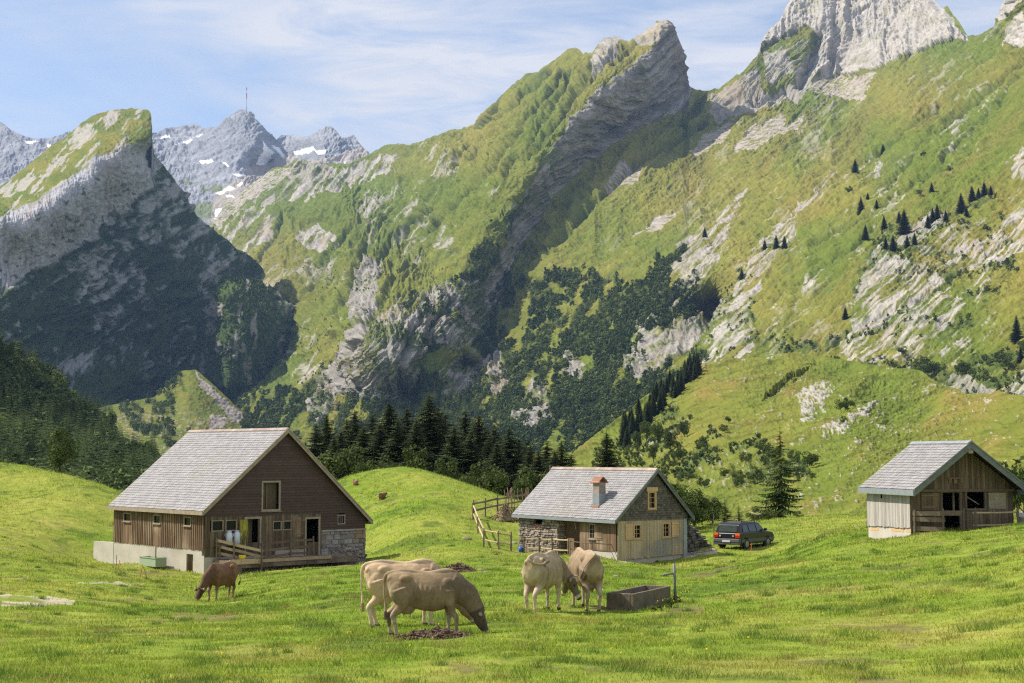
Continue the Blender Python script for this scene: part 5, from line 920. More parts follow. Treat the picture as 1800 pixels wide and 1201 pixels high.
mb = MB(); mb.box((.1, L-.1, -1), (w-.1, L, 2.2), 0); mb.box((w-.1, .2, -1), (w, L, 2.1), 0); mb.prism([(.2, L-.02, 2.2), (w-.2, L-.02, 2.2), (a, L-.02, zap-.2)], (0, -.1, 0), 0); mb.build('back_wall', M['dark'], rh)
def rp(x, y, z=0): return B(rh, x, y, z)
def gp(v): return Vector((v.x, v.y, gzs(v.x, v.y)))
fence('fence', [rp(.05, -.25, -.15), rp(1.02, -1.1, -.15)], 'three rail fence corner at the left of the shed doorway', railm='post', heights=(.3, .7, 1.0), ph=1.3, pr=.045, rr=.045, board=True)
fence('fence', [rp(1.05, -1.05, -.1), rp(2.15, -.95, -.1)], 'single grey rail across the dark shed doorway', railm='post', heights=(.95,), ph=1.25, pr=.04, rr=.05, board=True)
fence('fence', [rp(2.62, -1.2, -.1), rp(4.85, -1.1, -.05)], 'two rail pole fence before the shutter side of the shed', heights=(.5, 1.05), ph=1.35, pr=.05, rr=.04)
e = empty('feed_barrow', rp(4.98, -1.25, -.05), R(10), 'wooden feed box at the right edge beside the shed', 'box'); mb = MB()
mb.hexa([(.1, -.3, .05), (.7, -.3, .05), (.7, .3, .05), (.1, .3, .05), (0, -.4, .8), (.9, -.4, .9), (.9, .4, .9), (0, .4, .8)], .2); mb.build('body', M['plank_grey'], e)
mb = MB(); mb.box((-.06, -.46, .8), (.95, -.38, .98), .8); mb.box((-.06, .38, .8), (.95, .46, .98), .8); mb.build('rim', M['plank_grey'], e)
# ------------------------------------------------------------------ cows
def ring_tube(mb, secs, n=16):
    """secs: (centre, axis_up, axis_side, ru, rs) ellipses joined to a closed body"""
    vs = []
    for c, u, s, ru, rs in secs:
        for k in range(n): a = 2*math.pi*k/n; vs.append(Vector(c)+Vector(u)*math.cos(a)*ru+Vector(s)*math.sin(a)*rs)
    fs = [(i*n+k, i*n+(k+1) % n, (i+1)*n+(k+1) % n, (i+1)*n+k) for i in range(len(secs)-1) for k in range(n)]
    fs += [tuple(range(n))[::-1], tuple((len(secs)-1)*n+k for k in range(n))]; mb.add(vs, fs, 0)
def chain(mb, pts, radii, n=12, flat=1.):
    pts = [Vector(p) for p in pts]; up0 = Vector((0, 1, 0)); secs = []
    # resample smoothly
    P2 = []; R2 = []
    for i in range(len(pts)-1):
        p0 = pts[max(i-1, 0)]; p1 = pts[i]; p2 = pts[i+1]; p3 = pts[min(i+2, len(pts)-1)]
        for k in range(4):
            t = k/4; P2.append(.5*((2*p1)+(p2-p0)*t+(2*p0-5*p1+4*p2-p3)*t*t+(3*p1-p0-3*p2+p3)*t**3)); R2.append(radii[i]+(radii[i+1]-radii[i])*(t*t*(3-2*t)))
    P2.append(pts[-1]); R2.append(radii[-1])
    for i, p in enumerate(P2):
        t = (P2[min(i+1, len(P2)-1)]-P2[max(i-1, 0)]).normalized(); s = t.cross(up0)
        s = s.normalized() if s.length > .05 else t.orthogonal().normalized(); w = t.cross(s).normalized(); secs.append((p, s, w, R2[i], R2[i]*flat))
    ring_tube(mb, secs, n)
def blob(mb, c, r, n=12):
    c = Vector(c); secs = []
    for i in range(9): a = math.pi*i/8; secs.append((c+Vector((0, 0, -r[2]*math.cos(a))), (1, 0, 0), (0, 1, 0), r[0]*max(.02, math.sin(a)), r[1]*max(.02, math.sin(a))))
    ring_tube(mb, secs, n)
def cow(loc, rz, label, coat, dark, pale, neck, head_dir, legs=None, horns=.18, scale=1., tail=None, group='brown swiss cows grazing', lean=0, head_side=(0, 1, 0)):
    mb = MB()
    S = [(-.86, 1.20, .13, .12), (-.80, 1.10, .27, .21), (-.66, 1.05, .36, .26), (-.50, 1.03, .38, .27), (-.30, 1.01, .38, .25), (-.08, .98, .41, .29), (.15, .97, .42, .31), (.35, .99, .40, .28), (.52, 1.03, .38, .24), (.66, 1.06, .34, .21), (.78, 1.05, .27, .18), (.86, 1.05, .14, .10)]
    n = 24; vs = []
    for x, zc, rz_, ry in S:
        for k in range(n):
            a = 2*math.pi*k/n; cs, sn = math.cos(a), math.sin(a); f = (1-.34*max(0, cs)**1.5)
            if x < -.3: f = 1-.12*max(0, cs)**2           # flat broad rump
            zt = cs*rz_
            if x > -.7 and cs < 0: zt *= 1.06
            vs.append(Vector((x, sn*ry*f, zc+zt)))
    fs = [(i*n+k, i*n+(k+1) % n, (i+1)*n+(k+1) % n, (i+1)*n+k) for i in range(len(S)-1) for k in range(n)]+[tuple(range(n))[::-1], tuple((len(S)-1)*n+k for k in range(n))]; mb.add(vs, fs, 0)
    chain(mb, [(-.85, 0, 1.36), (-.5, 0, 1.415), (0, 0, 1.36), (.4, 0, 1.40), (.62, 0, 1.38)], [.05, .05, .05, .07, .05])      # spine
    for s in (-1, 1):
        blob(mb, (-.47, s*.19, 1.25), (.14, .09, .10)); blob(mb, (-.81, s*.115, 1.24), (.07, .055, .07))      # hooks and pins
        blob(mb, (.45, s*.20, 1.02), (.17, .09, .26)); blob(mb, (-.62, s*.17, .98), (.20, .14, .26))
        for k in range(6): chain(mb, [(-.22+k*.11, s*.15, 1.26), (-.25+k*.11, s*.285, 1.02), (-.24+k*.11, s*.26, .80)], [.014, .026, .014], 6)
    legs = legs or [(.0, .0), (.0, .0), (.0, .0), (.0, .0)]
    for i, (s, fr) in enumerate(((1, 1), (-1, 1), (1, 0), (-1, 0))):
        dx = legs[i][0]; gzv = legs[i][1]
        if fr: chain(mb, [(.48, s*.17, 1.0), (.46+dx*.2, s*.18, .76), (.47+dx*.5, s*.165, .52), (.49+dx*.8, s*.16, .42), (.48+dx*.9, s*.155, .22), (.48+dx, s*.155, .10+gzv), (.51+dx, s*.155, .055+gzv), (.53+dx, s*.155, .0+gzv)], [.15, .115, .072, .062, .040, .046, .052, .060])
        else: chain(mb, [(-.60, s*.15, 1.02), (-.54+dx*.2, s*.18, .80), (-.60+dx*.4, s*.17, .62), (-.75+dx*.7, s*.155, .48), (-.735+dx*.8, s*.15, .38), (-.70+dx*.95, s*.15, .20), (-.68+dx, s*.15, .10+gzv), (-.65+dx, s*.15, .05+gzv), (-.63+dx, s*.15, .0+gzv)], [.21, .16, .11, .064, .058, .042, .046, .052, .060])
    blob(mb, (-.44, 0, .60), (.19, .14, .13))
    for a_, b_ in ((-.36, .06), (-.36, -.06), (-.5, .06), (-.5, -.06)): chain(mb, [(a_, b_, .52), (a_, b_, .44)], [.022, .016], 6)
    if tail is None: tail = [(-.80, 0, 1.36), (-.91, .0, 1.30), (-.93, .01, 1.0), (-.91, .02, .7), (-.90, .02, .50), (-.90, .02, .35)]
    chain(mb, tail, [.05, .042, .026, .022, .045, .03][:len(tail)], 8)
    # neck
    chain(mb, [(.50, 0, 1.08)]+neck, [.33, .27, .20, .165, .15][:len(neck)+1], 16, .72)
    h0 = Vector(neck[-1]); hd = Vector(head_dir).normalized(); hs = Vector(head_side); hs = (hs-hd*hs.dot(hd)).normalized(); hu = hs.cross(hd).normalized()
    if hu.z < 0 and abs(hd.z) < .9: hu = -hu
    if abs(hd.z) >= .9 and hu.x < 0: hu = -hu
    secs = []
    for t, ru, rs, o in ((-.09, .07, .07, 0), (-.03, .125, .115, 0), (.06, .14, .125, -.01), (.14, .135, .125, -.02), (.24, .115, .10, -.02), (.34, .09, .078, -.015), (.43, .082, .075, -.015), (.49, .078, .078, -.015), (.53, .05, .055, -.015)):
        secs.append((h0+hd*t+hu*o, hu, hs, ru, rs))
    ring_tube(mb, secs, 14)
    for s in (-1, 1):
        e0 = h0+hu*.05+hs*s*.08; e1 = e0+hs*s*.14-hd*.02-hu*.01; e2 = e0+hs*s*.25+hd*.01-hu*.03
        chain(mb, [e0, e1, e2], [.03, .065, .02], 8, .45)
        blob(mb, h0+hd*.15+hu*.055+hs*s*.105, (.026, .026, .026), 8)
        if horns: chain(mb, [h0+hu*.10+hs*s*.07-hd*.03, h0+hu*.14+hs*s*(.07+horns*.7)-hd*.03, h0+hu*(.14+horns*.55)+hs*s*(.08+horns)+hd*.02], [.034, .028, .012], 8)
    me = bpy.data.meshes.new('tmp'); me.from_pydata(mb.v, [], mb.f); o = bpy.data.objects.new('cow', me); SC.collection.objects.link(o)
    m = o.modifiers.new('r', 'REMESH'); m.mode = 'VOXEL'; m.voxel_size = .0165; m2_ = o.modifiers.new('s', 'SMOOTH'); m2_.iterations = 7; m2_.factor = .5
    bpy.context.view_layer.update(); dg = bpy.context.evaluated_depsgraph_get(); me2 = bpy.data.meshes.new_from_object(o.evaluated_get(dg)); o.modifiers.clear(); o.data = me2; me2.name = 'cow'
    nv = len(me2.vertices); co = np.zeros(nv*3, np.float32); me2.vertices.foreach_get('co', co); co = co.reshape(-1, 3); x, y, z = co.T
    seed = int(abs(loc[0])*100) % 97; ns = fbm(x*3+y*2+seed, z*3-y*2, 4, seed); ns2 = fbm(x*9+seed, z*9+y*9, 3, seed+3)
    coat, dark, pale = map(np.array, (coat, dark, pale)); col = np.broadcast_to(coat, (nv, 3)).copy()
    hv = co-np.array(h0); th = hv@np.array(hd); dist = np.linalg.norm(hv-np.outer(th, np.array(hd)), axis=1); nose = Vector(h0+hd*.5)
    front = sstep(.25, .75, x+.25*ns)*sstep(.3, .7, z+.6*(x > .7))
    col = mixc(col, dark, np.clip(front*.75+.45*ns+.25*sstep(.65, .85, z)*sstep(1.3, 1.15, z), 0, 1)*.9)  # dark forequarters of the coat, plus flank shade painted below the back
    col = mixc(col, pale, sstep(.62, .35, z+.1*ns)*.75*(x < .62)); col = mixc(col, pale, sstep(.70, .82, -x+.1*ns)*sstep(1.25, .95, z)*.6); col = mixc(col, pale*1.05, sstep(1.33, 1.41, z)*(x < .55)*.35)
    ish = (th > -.12) & (dist < .2) & (th < .6); hcol = mixc(np.broadcast_to(dark*.8, (nv, 3)), pale*1.0, sstep(.38, .42, th)*sstep(.49, .46, th)); hcol = mixc(hcol, np.array((.035, .03, .03)), sstep(.465, .50, th))
    col = np.where(ish[:, None], hcol, col)
    for s in (-1, 1):
        eye = np.array(h0+hd*.15+hu*.055+hs*s*.12); col = mixc(col, np.array((.01, .008, .008)), (np.linalg.norm(co-eye, axis=1) < .028)*1.)
        e1 = np.array(h0+hu*.04+hs*s*.24); de = np.linalg.norm(co-e1, axis=1); col = mixc(col, pale*.7, (de < .10)*.5)
        if horns:
            for q, rr_ in ((h0+hu*.15+hs*s*(.07+horns*.6), .07), (h0+hu*(.14+horns*.55)+hs*s*(.08+horns), .09)): col = mixc(col, np.array((.55, .48, .38)), (np.linalg.norm(co-np.array(q), axis=1) < rr_)*.9)
    col = mixc(col, np.array((.06, .05, .045)), (z < .07)*1.)
    t5 = np.array(tail[-1]); col = mixc(col, dark*.7, (np.linalg.norm(co-t5, axis=1) < .2)*.8)
    col = col*(1+.22*ns2[:, None]+.14*fbm(x*26, z*14+y*20, 2, 5)[:, None]); col = mixc(col, np.array((.13, .095, .06)), sstep(.28, .5, ns2+.3*ns)*sstep(.9, .4, z)*.55)
    at = me2.attributes.new('col', 'FLOAT_COLOR', 'POINT'); cc = np.ones((nv, 4), np.float32); cc[:, :3] = np.clip(col, .004, 1); at.data.foreach_set('color', cc.ravel())
    me2.materials.clear(); me2.materials.append(M['hide']); me2.polygons.foreach_set('use_smooth', np.ones(len(me2.polygons), bool))
    o.location = loc; o.rotation_euler = (0, 0, rz); o.scale = (scale, scale*.88, scale)
    tag(o, label, 'cow', group); return o
GRAZE = [(.86, 0, .92), (1.10, 0, .66), (1.30, 0, .46)]
TAN = ((.29, .205, .118), (.13, .098, .066), (.50, .40, .26)); CREAM = ((.58, .41, .25), (.36, .24, .15), (.66, .52, .37)); GREY = ((.42, .325, .205), (.21, .16, .105), (.60, .50, .35)); BRN = ((.23, .115, .058), (.10, .055, .032), (.36, .24, .15))
def cg(px, py, d): x = (px-900)/F*d; return Vector((x, d, gzs(x, d)-.02))
cow(cg(752, 1117, 28.3), R(5), 'pale brown cow grazing with its head down in front, nearest of all', *TAN, [(.84, 0, .90), (1.04, 0, .64), (1.13, .0, .46)], (.42, .05, -.90), legs=[(.0, 0), (.18, 0), (-.12, 0), (.02, 0)], scale=.90, horns=0)
cow(cg(712, 1075, 31.2), R(16), 'cream coloured cow standing behind the nearest cow, seen above its back', *CREAM, GRAZE, (.6, 0, -.75), legs=[(0, 0), (.1, 0), (.1, 0), (-.05, 0)], scale=1.0, horns=.2)
cow(cg(956, 1072, 36.0), R(64), 'pale cow seen from behind, left of the pair, its head turned to the right', *GREY, [(.80, -.03, 1.0), (.98, -.16, .80), (1.06, -.28, .68)], (.15, -.45, -.85), head_side=(1, .3, 0), legs=[(.0, 0), (.05, 0), (.0, 0), (-.12, 0)], scale=1.03, horns=.14, tail=[(-.80, 0, 1.37), (-.93, -.02, 1.33), (-.90, -.16, 1.24), (-.72, -.28, 1.20), (-.5, -.34, 1.24), (-.38, -.36, 1.26)])
cow(cg(1026, 1060, 37.6), R(104), 'darker brown cow seen from behind, right of the pair near the trough', (.31, .225, .14), (.15, .11, .075), (.50, .40, .27), [(.84, .0, .95), (1.04, .06, .74), (1.18, .1, .60)], (.7, .0, -.7), legs=[(.0, 0), (.08, 0), (.05, 0), (-.08, 0)], scale=1.08, horns=.1, tail=[(-.80, 0, 1.37), (-.93, .04, 1.34), (-.92, .18, 1.22), (-.84, .30, 1.05), (-.82, .36, .9), (-.8, .38, .8)])
cow(cg(394, 1052, 55), R(246), 'reddish brown horned cow grazing by the corner of the big barn', *BRN, GRAZE, (.6, 0, -.7), legs=[(0, 0), (.1, 0), (.12, 0), (0, 0)], scale=1.0, horns=.3, tail=[(-.80, 0, 1.36), (-.92, .05, 1.28), (-.9, .22, 1.0), (-.78, .38, .75), (-.66, .42, .62), (-.6, .42, .56)])
for px, py, d, r_, lb in [(625, 850, 122, 110, 'small brown cow lying high on the grassy knoll near its left skyline'), (672, 874, 116, 65, 'small brown cow lying lower on the slope of the grassy knoll')]:
    q = gpt(px, py+4); cow(q-Vector((0, 0, .30)), R(r_), lb, *BRN, [(.8, 0, 1.15), (.95, 0, 1.3), (1.05, 0, 1.38)], (.9, 0, -.3), scale=.55, horns=.12, group='brown cows lying on the knoll')
# ------------------------------------------------------------------ car
def car():
    p = Vector(P(1268, 975, 84)); ax = PV(1345, 967, 87.0); ang = R(52)
    loc = cg(1306, 975, 86.2); e = empty('parked_car', loc+Vector((0, 0, .02)), ang, 'black estate car parked on the grass beside the stone hut, rear towards us', 'car')
    # x forward, y left; length 4.35, width 1.7, height 1.58
    W2 = .85; prof = [(-2.12, .34), (-2.16, .62), (-2.10, .93), (-1.92, 1.42), (-1.80, 1.52), (-1.2, 1.575), (0, 1.56), (.42, 1.50), (1.02, 1.02), (1.95, .90), (2.14, .72), (2.16, .45), (2.05, .30), (-2.0, .28)]
    def ywid(z): return W2 if z < .98 else W2-(z-.98)*.30
    mb = MB(); n = len(prof); ys = []
    vs = [(x, -ywid(z), z) for x, z in prof]+[(x, ywid(z), z) for x, z in prof]
    # split side polygon at beltline for tumblehome
    low = [(-2.12, .34), (-2.16, .62), (-2.10, .97), (1.05, 1.0), (1.95, .90), (2.14, .72), (2.16, .45), (2.05, .30), (-2.0, .28)]
    m = len(low); vs = [(x, -W2+.02*(z < .4), z) for x, z in low]+[(x, W2-.02*(z < .4), z) for x, z in low]
    mb.add(vs, [tuple(range(m)), tuple(range(m, 2*m))[::-1]]+[(i, m+i, m+(i+1) % m, (i+1) % m) for i in range(m)], 0)
    body = mb.build('body', M['carpaint'], e, False, .05)
    mb = MB(); gh = [(-2.08, .96), (-1.93, 1.42), (-1.80, 1.53), (-1.2, 1.58), (0, 1.565), (.42, 1.50), (1.05, .99)]; m = len(gh)
    vs = [(x, -ywid(z)+.01, z) for x, z in gh]+[(x, ywid(z)-.01, z) for x, z in gh]
    mb.add(vs, [tuple(range(m))[::-1], tuple(range(m, 2*m))]+[(i, (i+1) % m, m+(i+1) % m, m+i) for i in range(m-1)], 0); mb.build('cabin', M['carpaint'], e, False, .03)
    for s in (-1, 1):
        for nm, q in (('side_window', [(-1.72, 1.03), (-1.62, 1.40), (-1.08, 1.42), (-1.02, 1.03)]), ('side_window', [(-.92, 1.03), (-.96, 1.42), (-.18, 1.42), (-.10, 1.03)]), ('side_window', [(0, 1.03), (-.06, 1.42), (.30, 1.42), (.78, 1.05)])):
            mb = MB(); mb.prism([(x, s*(ywid(z)+.004), z) for x, z in q], (0, s*.008, 0), 0); mb.build(nm, M['carglass'], e)
        mb = MB(); mb.box((-1.95, s*.85 if s > 0 else -.87, .42), (2.05, s*.87 if s > 0 else -.85, .60), 0); mb.build('side_trim', M['cartrim'], e)
        mb = MB(); mb.tube([(-1.5, s*.60, 1.63), (.2, s*.60, 1.63)], .02, 6, 0); mb.box((-1.45, s*.60-.015, 1.55), (-1.4, s*.60+.015, 1.63)); mb.box((.1, s*.60-.015, 1.55), (.15, s*.60+.015, 1.63)); mb.build('roof_rail', M['carpaint'], e)
        mb = MB(); mb.box((.72, s*.98-.09, 1.02), (.84, s*.98+.09, 1.18), 0); mb.build('wing_mirror', M['carpaint'], e, False, .03)
        mb = MB(); mb.box((-2.19, s*.71-.13, .70), (-2.06, s*.71+.145, .84), 0); l1 = mb.build('tail_light', M['red'], e); mb = MB(); mb.box((-2.188, s*.71-.13, .842), (-2.055, s*.71+.147, .97), 0); mb.build('lens', M['orange'], l1)
        for xw in (-1.32, 1.28):
            mb = MB(); mb.tube([(xw, s*.68, .31), (xw, s*.872, .31)], .315, 22, 0); wv = mb.build('wheel', M['tyre'], e, False, .02)
            mb = MB(); mb.tube([(xw, s*.87, .31), (xw, s*.885, .31)], .20, 18, 0); mb.build('rim', M['rim'], wv)
            mb = MB(); mb.tube([(xw, s*.80, .33), (xw, s*.866, .33)], .38, 24, 0); mb.build('wheel_arch', M['tyre'], e)
    mb = MB(); q = [(-2.075, 1.04), (-1.935, 1.40)]; mb.hexa([(-2.09, -.62, 1.03), (-2.09, .62, 1.03), (-2.06, .62, 1.03), (-2.06, -.62, 1.03), (-1.955, -.56, 1.42), (-1.955, .56, 1.42), (-1.92, .56, 1.42), (-1.92, -.56, 1.42)], 0); mb.build('rear_window', M['carglass'], e)
    mb = MB(); mb.hexa([(.98, -.66, 1.05), (.98, .66, 1.05), (1.03, .66, 1.03), (1.03, -.66, 1.03), (.45, -.6, 1.47), (.45, .6, 1.47), (.49, .6, 1.47), (.49, -.6, 1.47)], 0); mb.build('windscreen', M['carglass'], e)
    mb = MB(); mb.box((-2.27, -.86, .42), (-2.0, .86, .64), 0); mb.box((-2.24, -.84, .28), (-2.0, .84, .42), 0); mb.build('bumper', M['cartrim'], e, False, .04)
    mb = MB(); mb.box((-2.278, -.26, .44), (-2.268, .26, .56), 0); mb.build('number_plate', M['plate'], e)
    mb = MB(); mb.tube([(-2.17, .45, .80), (-2.19, .45, .80)], .055, 12, 0); mb.build('badge', M['plate'], e); mb = MB(); mb.tube([(-2.17, -.42, .80), (-2.19, -.42, .80)], .045, 12, 0); mb.build('badge', M['plate'], e)
    mb = MB(); mb.tube([(2.1, .55, .70), (2.17, .55, .70)], .1, 12, 0); mb.tube([(2.1, -.55, .70), (2.17, -.55, .70)], .1, 12, 0); mb.build('headlight', M['plate'], e)
    return e
car()
stake(1321, 969, 955, 'orangepole', 'short orange marker stake in front of the black car', 0, .03)
stake(1255, 958, 905, 'post', 'grey upright pole between the dry stone wall and the car', 0, .035, 'pole')
# ------------------------------------------------------------------ trough
tp = Vector(P(1114, 1071, 37.4)); tp.z = gzs(tp.x, tp.y)-.04; tr = empty('trough', tp, R(62), 'long weathered concrete cattle trough in the meadow', 'trough')
mb = MB(); Lt, Wt, Ht = 2.6, .78, .47; a0, b0 = 0, Wt
# local x: along the length (away right), y: across to the left
mb.box((0, 0, -.25), (Lt, .08, Ht), 0); mb.box((0, Wt-.08, -.25), (Lt, Wt, Ht), 0); mb.box((0, .08, -.25), (.09, Wt-.08, Ht), 0); mb.box((Lt-.09, .08, -.25), (Lt, Wt-.08, Ht), 0); mb.box((.09, .08, -.2), (Lt-.09, Wt-.08, .05), 0)
mb.build('basin', M['trough'], tr, False, .015)
mb = MB(); mb.box((.092, .082, .3), (Lt-.092, Wt-.082, .335), 0); mb.build('water', M['water'], tr)
o = empty('standpipe', Vector(P(1187, 1046, 39.6))+Vector((0, 0, -.05)), R(10), 'iron standpipe with a side arm at the far end of the trough', 'standpipe'); o.location.z = gzs(o.location.x, o.location.y)
mb = MB(); mb.tube([(0, 0, -.2), (-.01, 0, .6), (-.03, 0, 1.07)], .04, 8, 0); mb.build('pipe', M['iron'], o, True)
mb = MB(); mb.tube([(-.02, 0, .80), (-.15, -.02, .79), (-.34, -.05, .77), (-.36, -.05, .73)], .028, 8, 0); mb.build('spout', M['iron'], o, True)
# weeds and small stones round the trough, the huts and the dirt patches
def tuft(px, py, s, label, seed=1, mt='leaf', flat=.5, name='weed_clump', n=160):
    p = gpt(px, py); V_, F_, t_ = leafy_geo(seed, n, 6, .10, (.6, .6, flat), flat*.6); o = mesh_np(name, V_*s, F_, M[mt], attrs={'tint': t_}); o.location = p; return tag(o, label, 'weeds')
tuft(1152, 1074, .30, 'bright leafy weeds at the front side of the concrete trough', 3)
tuft(1176, 1068, .30, 'dark weeds under the right end of the concrete trough', 4); tuft(1190, 1058, .32, 'weeds behind the right end of the trough', 5)
for i, (px, py, s) in enumerate([(470, 990, .7), (492, 986, .6), (452, 994, .6), (512, 984, .45)]): tuft(px, py, s, 'leafy nettles along the platform edge of the big barn', 10+i, n=300)
for o in bpy.data.objects:
    if o.name.startswith('weed_clump') and 'nettles' in o.get('label', ''): o['group'] = 'nettles along the platform'
# ------------------------------------------------------------------ fences round the stone hut
def gp2(px, py, d=None):
    if d is None: return gpt(px, py)
    x = (px-900)/F*d; return Vector((x, d, gzs(x, d)))
A1 = gp2(830, 912, 108); A2 = gp2(841, 938, 98); A3 = gp2(849, 962, 86)
fence('fence', [gp2(831, 914), gp2(840, 938), gp2(850, 962), gp2(876, 966), gp2(898, 969)], 'yellow pole fence running downhill left of the stone hut', heights=(.42, .98), ph=1.12, pr=.05, rr=.05)
fence('fence', [gp2(921, 972), gp2(948, 973), gp2(971, 975), gp2(999, 977)], 'yellow two rail pole fence before the stone end of the hut', heights=(.30, .86), ph=.95, pr=.045, rr=.042)
fence('fence', [gp2(1002, 978), gp2(1040, 981), gp2(1078, 983)], 'thin brown pole fence before the brown boards of the hut', railm='post', heights=(.4, .82), ph=.95, pr=.035, rr=.028)
fence('fence', [gp2(833, 912), gp2(853, 908), gp2(874, 903), gp2(925, 893)], 'dark board fence at the top of the paddock left of the hut', railm='post', heights=(.5, 1.0), ph=1.3, pr=.06, rr=.03, board=True)
fence('fence', [gp2(884, 915), gp2(903, 916), gp2(925, 917)], 'old grey rails beside the hay heap left of the hut', railm='plank_grey' if 0 else 'post', heights=(.35, .95), ph=1.05, pr=.06, rr=.04)
heap('hay_heap', gp2(888, 914), .85, .6, .95, 'old hay heap beside the rails left of the hut', 'hay', 260, seed=6)
e = gp2(912, 897); st = empty('stake_bundle', e, 0, 'bundle of reddish upright stakes leaning on the paddock fence', 'stakes'); mb = MB()
for i in range(34): x = random.uniform(-1.1, 1.9); mb.tube([(x, random.uniform(-.2, .2), 0), (x+random.uniform(-.15, .15), 0, random.uniform(1.2, 1.75))], .028, 5)
mb.build('stakes', M['twig'], st)
bucket(gp2(916, 971), 'blue', 'small blue bucket at the fence left of the hut', .17, .32)
x = gp2(967, 900, 97); cr = empty('wooden_cross', x, R(15), 'thin wooden cross standing behind the left end of the hut roof', 'cross'); hh = P(967, 818, 97)[2]-x.z
mb = MB(); mb.tube([(0, 0, -.2), (0, 0, hh)], .05, 6, 0); mb.build('post', M['post'], cr); mb = MB(); mb.tube([(-.6, 0, hh-.65), (.35, 0, hh-.6)], .045, 6, 0); mb.build('crossbar', M['post'], cr)
stake(1107, 960, 830, 'iron', 'x') if 0 else None
# boards and stones lying about
def rock(px, py, s, label='x', grp=None, mt='stone', seed=0, name='stone'):
    p = gpt(px, py) if not isinstance(px, Vector) else px; rr = np.random.default_rng(seed+int(py*7) if not isinstance(px, Vector) else seed); mb = MB(); vs = []; n = 9
    for i in range(6):
        a = math.pi*i/5
        for k in range(n): b = 6.283*k/n; r_ = s*(.75+.25*rr.uniform()); vs.append((r_*1.25*math.sin(a)*math.cos(b), r_*math.sin(a)*math.sin(b), r_*.6*math.cos(a)))
    mb.add(vs, [(i*n+k, (i+1)*n+k, (i+1)*n+(k+1) % n, i*n+(k+1) % n) for i in range(5) for k in range(n)], None); o = mb.build(name, M[mt]); o.location = p; o.rotation_euler = (0, 0, rr.uniform(0, 6)); return tag(o, label, 'stone', grp)
rq = random.Random(9)
for i in range(16): rock(1205+i*3.4+rq.uniform(-2, 2), 976-i*.6+rq.uniform(-1.5, 2.5), rq.uniform(.10, .22), 'pale loose stone in the row below the dry stone wall', 'loose stones below the dry wall', seed=i)
for i in range(12): rock(1088+i*9+rq.uniform(-3, 3), 987-i*.45+rq.uniform(-1, 1.5), rq.uniform(.07, .15), 'grey stone along the foot of the hut gable', 'stones at the hut gable', seed=50+i)
for i in range(9): rock(1002+i*8+rq.uniform(-3, 3), 981+rq.uniform(-1, 2), rq.uniform(.07, .14), 'pale stone beside the pole fence of the hut', 'stones at the hut fence', seed=90+i)
for px, py, s, lb in [(912, 1080, .07, 'pale stone in the grass between the two groups of cows'), (845, 1003, .16, 'flat pale stone at the right foot of the rear dung heap'), (855, 1006, .12, 'small pale stone right of the rear dung heap'), (1083, 1014, .14, 'dark stone at the right hind foot of the rear cow'), (40, 1018, .12, 'small stone on the left meadow near the path'), (52, 1092, .06, 'small stone low on the left of the meadow'), (903, 955, .22, 'pale block at the corner of the stone hut'), (820, 948, .3, 'dark clod of earth left of the yellow fence'), (1525, 918, .2, 'pale stone left of the shed'), (1508, 926, .14, 'small pale stone farther left of the shed')]: rock(px, py, s, lb, seed=7)
for i in range(26):
    px, py = rq.uniform(620, 860), rq.uniform(838, 905)
    if py > np.interp(px, [600, 700, 780, 860], [852, 826, 842, 870])+8: rock(px, py, rq.uniform(.06, .16), 'small grey stone in the grass of the knoll', 'stones on the knoll', seed=200+i)
# ------------------------------------------------------------------ summit mast
mp_ = surf(layer_far, 433, 200) if 0 else P(433, 200, 6480); e = empty('transmitter_mast', mp_, 0, 'thin red and white transmitter mast on the far rocky summit', 'mast'); k = 6480/F; hm = 50*k
mb = MB(); mb.tube([(0, 0, -8), (0, 0, hm*.25), (0, 0, hm*.26), (0, 0, hm)], [4.2, 3.2, 1.9, .9], 8, 0); mb.build('pole', M['plate'], e)
mb = MB(); mb.tube([(0, 0, hm*.55), (0, 0, hm*.75)], 2.0, 8, 0); mb.tube([(0, 0, hm*.85), (0, 0, hm*.95)], 1.9, 8, 0); mb.build('band', M['mast_red'], e)
e = empty('summit_building', P(440, 203, 6480), 0, 'small grey station building right of the summit mast', 'building'); mb = MB(); mb.box((-14, -10, -30), (18, 14, 6), .3); mb.box((-6, -8, 6), (8, 10, 16), .8); mb.build('wall', M['concrete'], e)
mb = MB()
for i in range(6): mb.box((-11+i*4.6, -10.4, -4), (-8.5+i*4.6, -9.98, 1), 0)
mb.build('window', M['glass'], e)
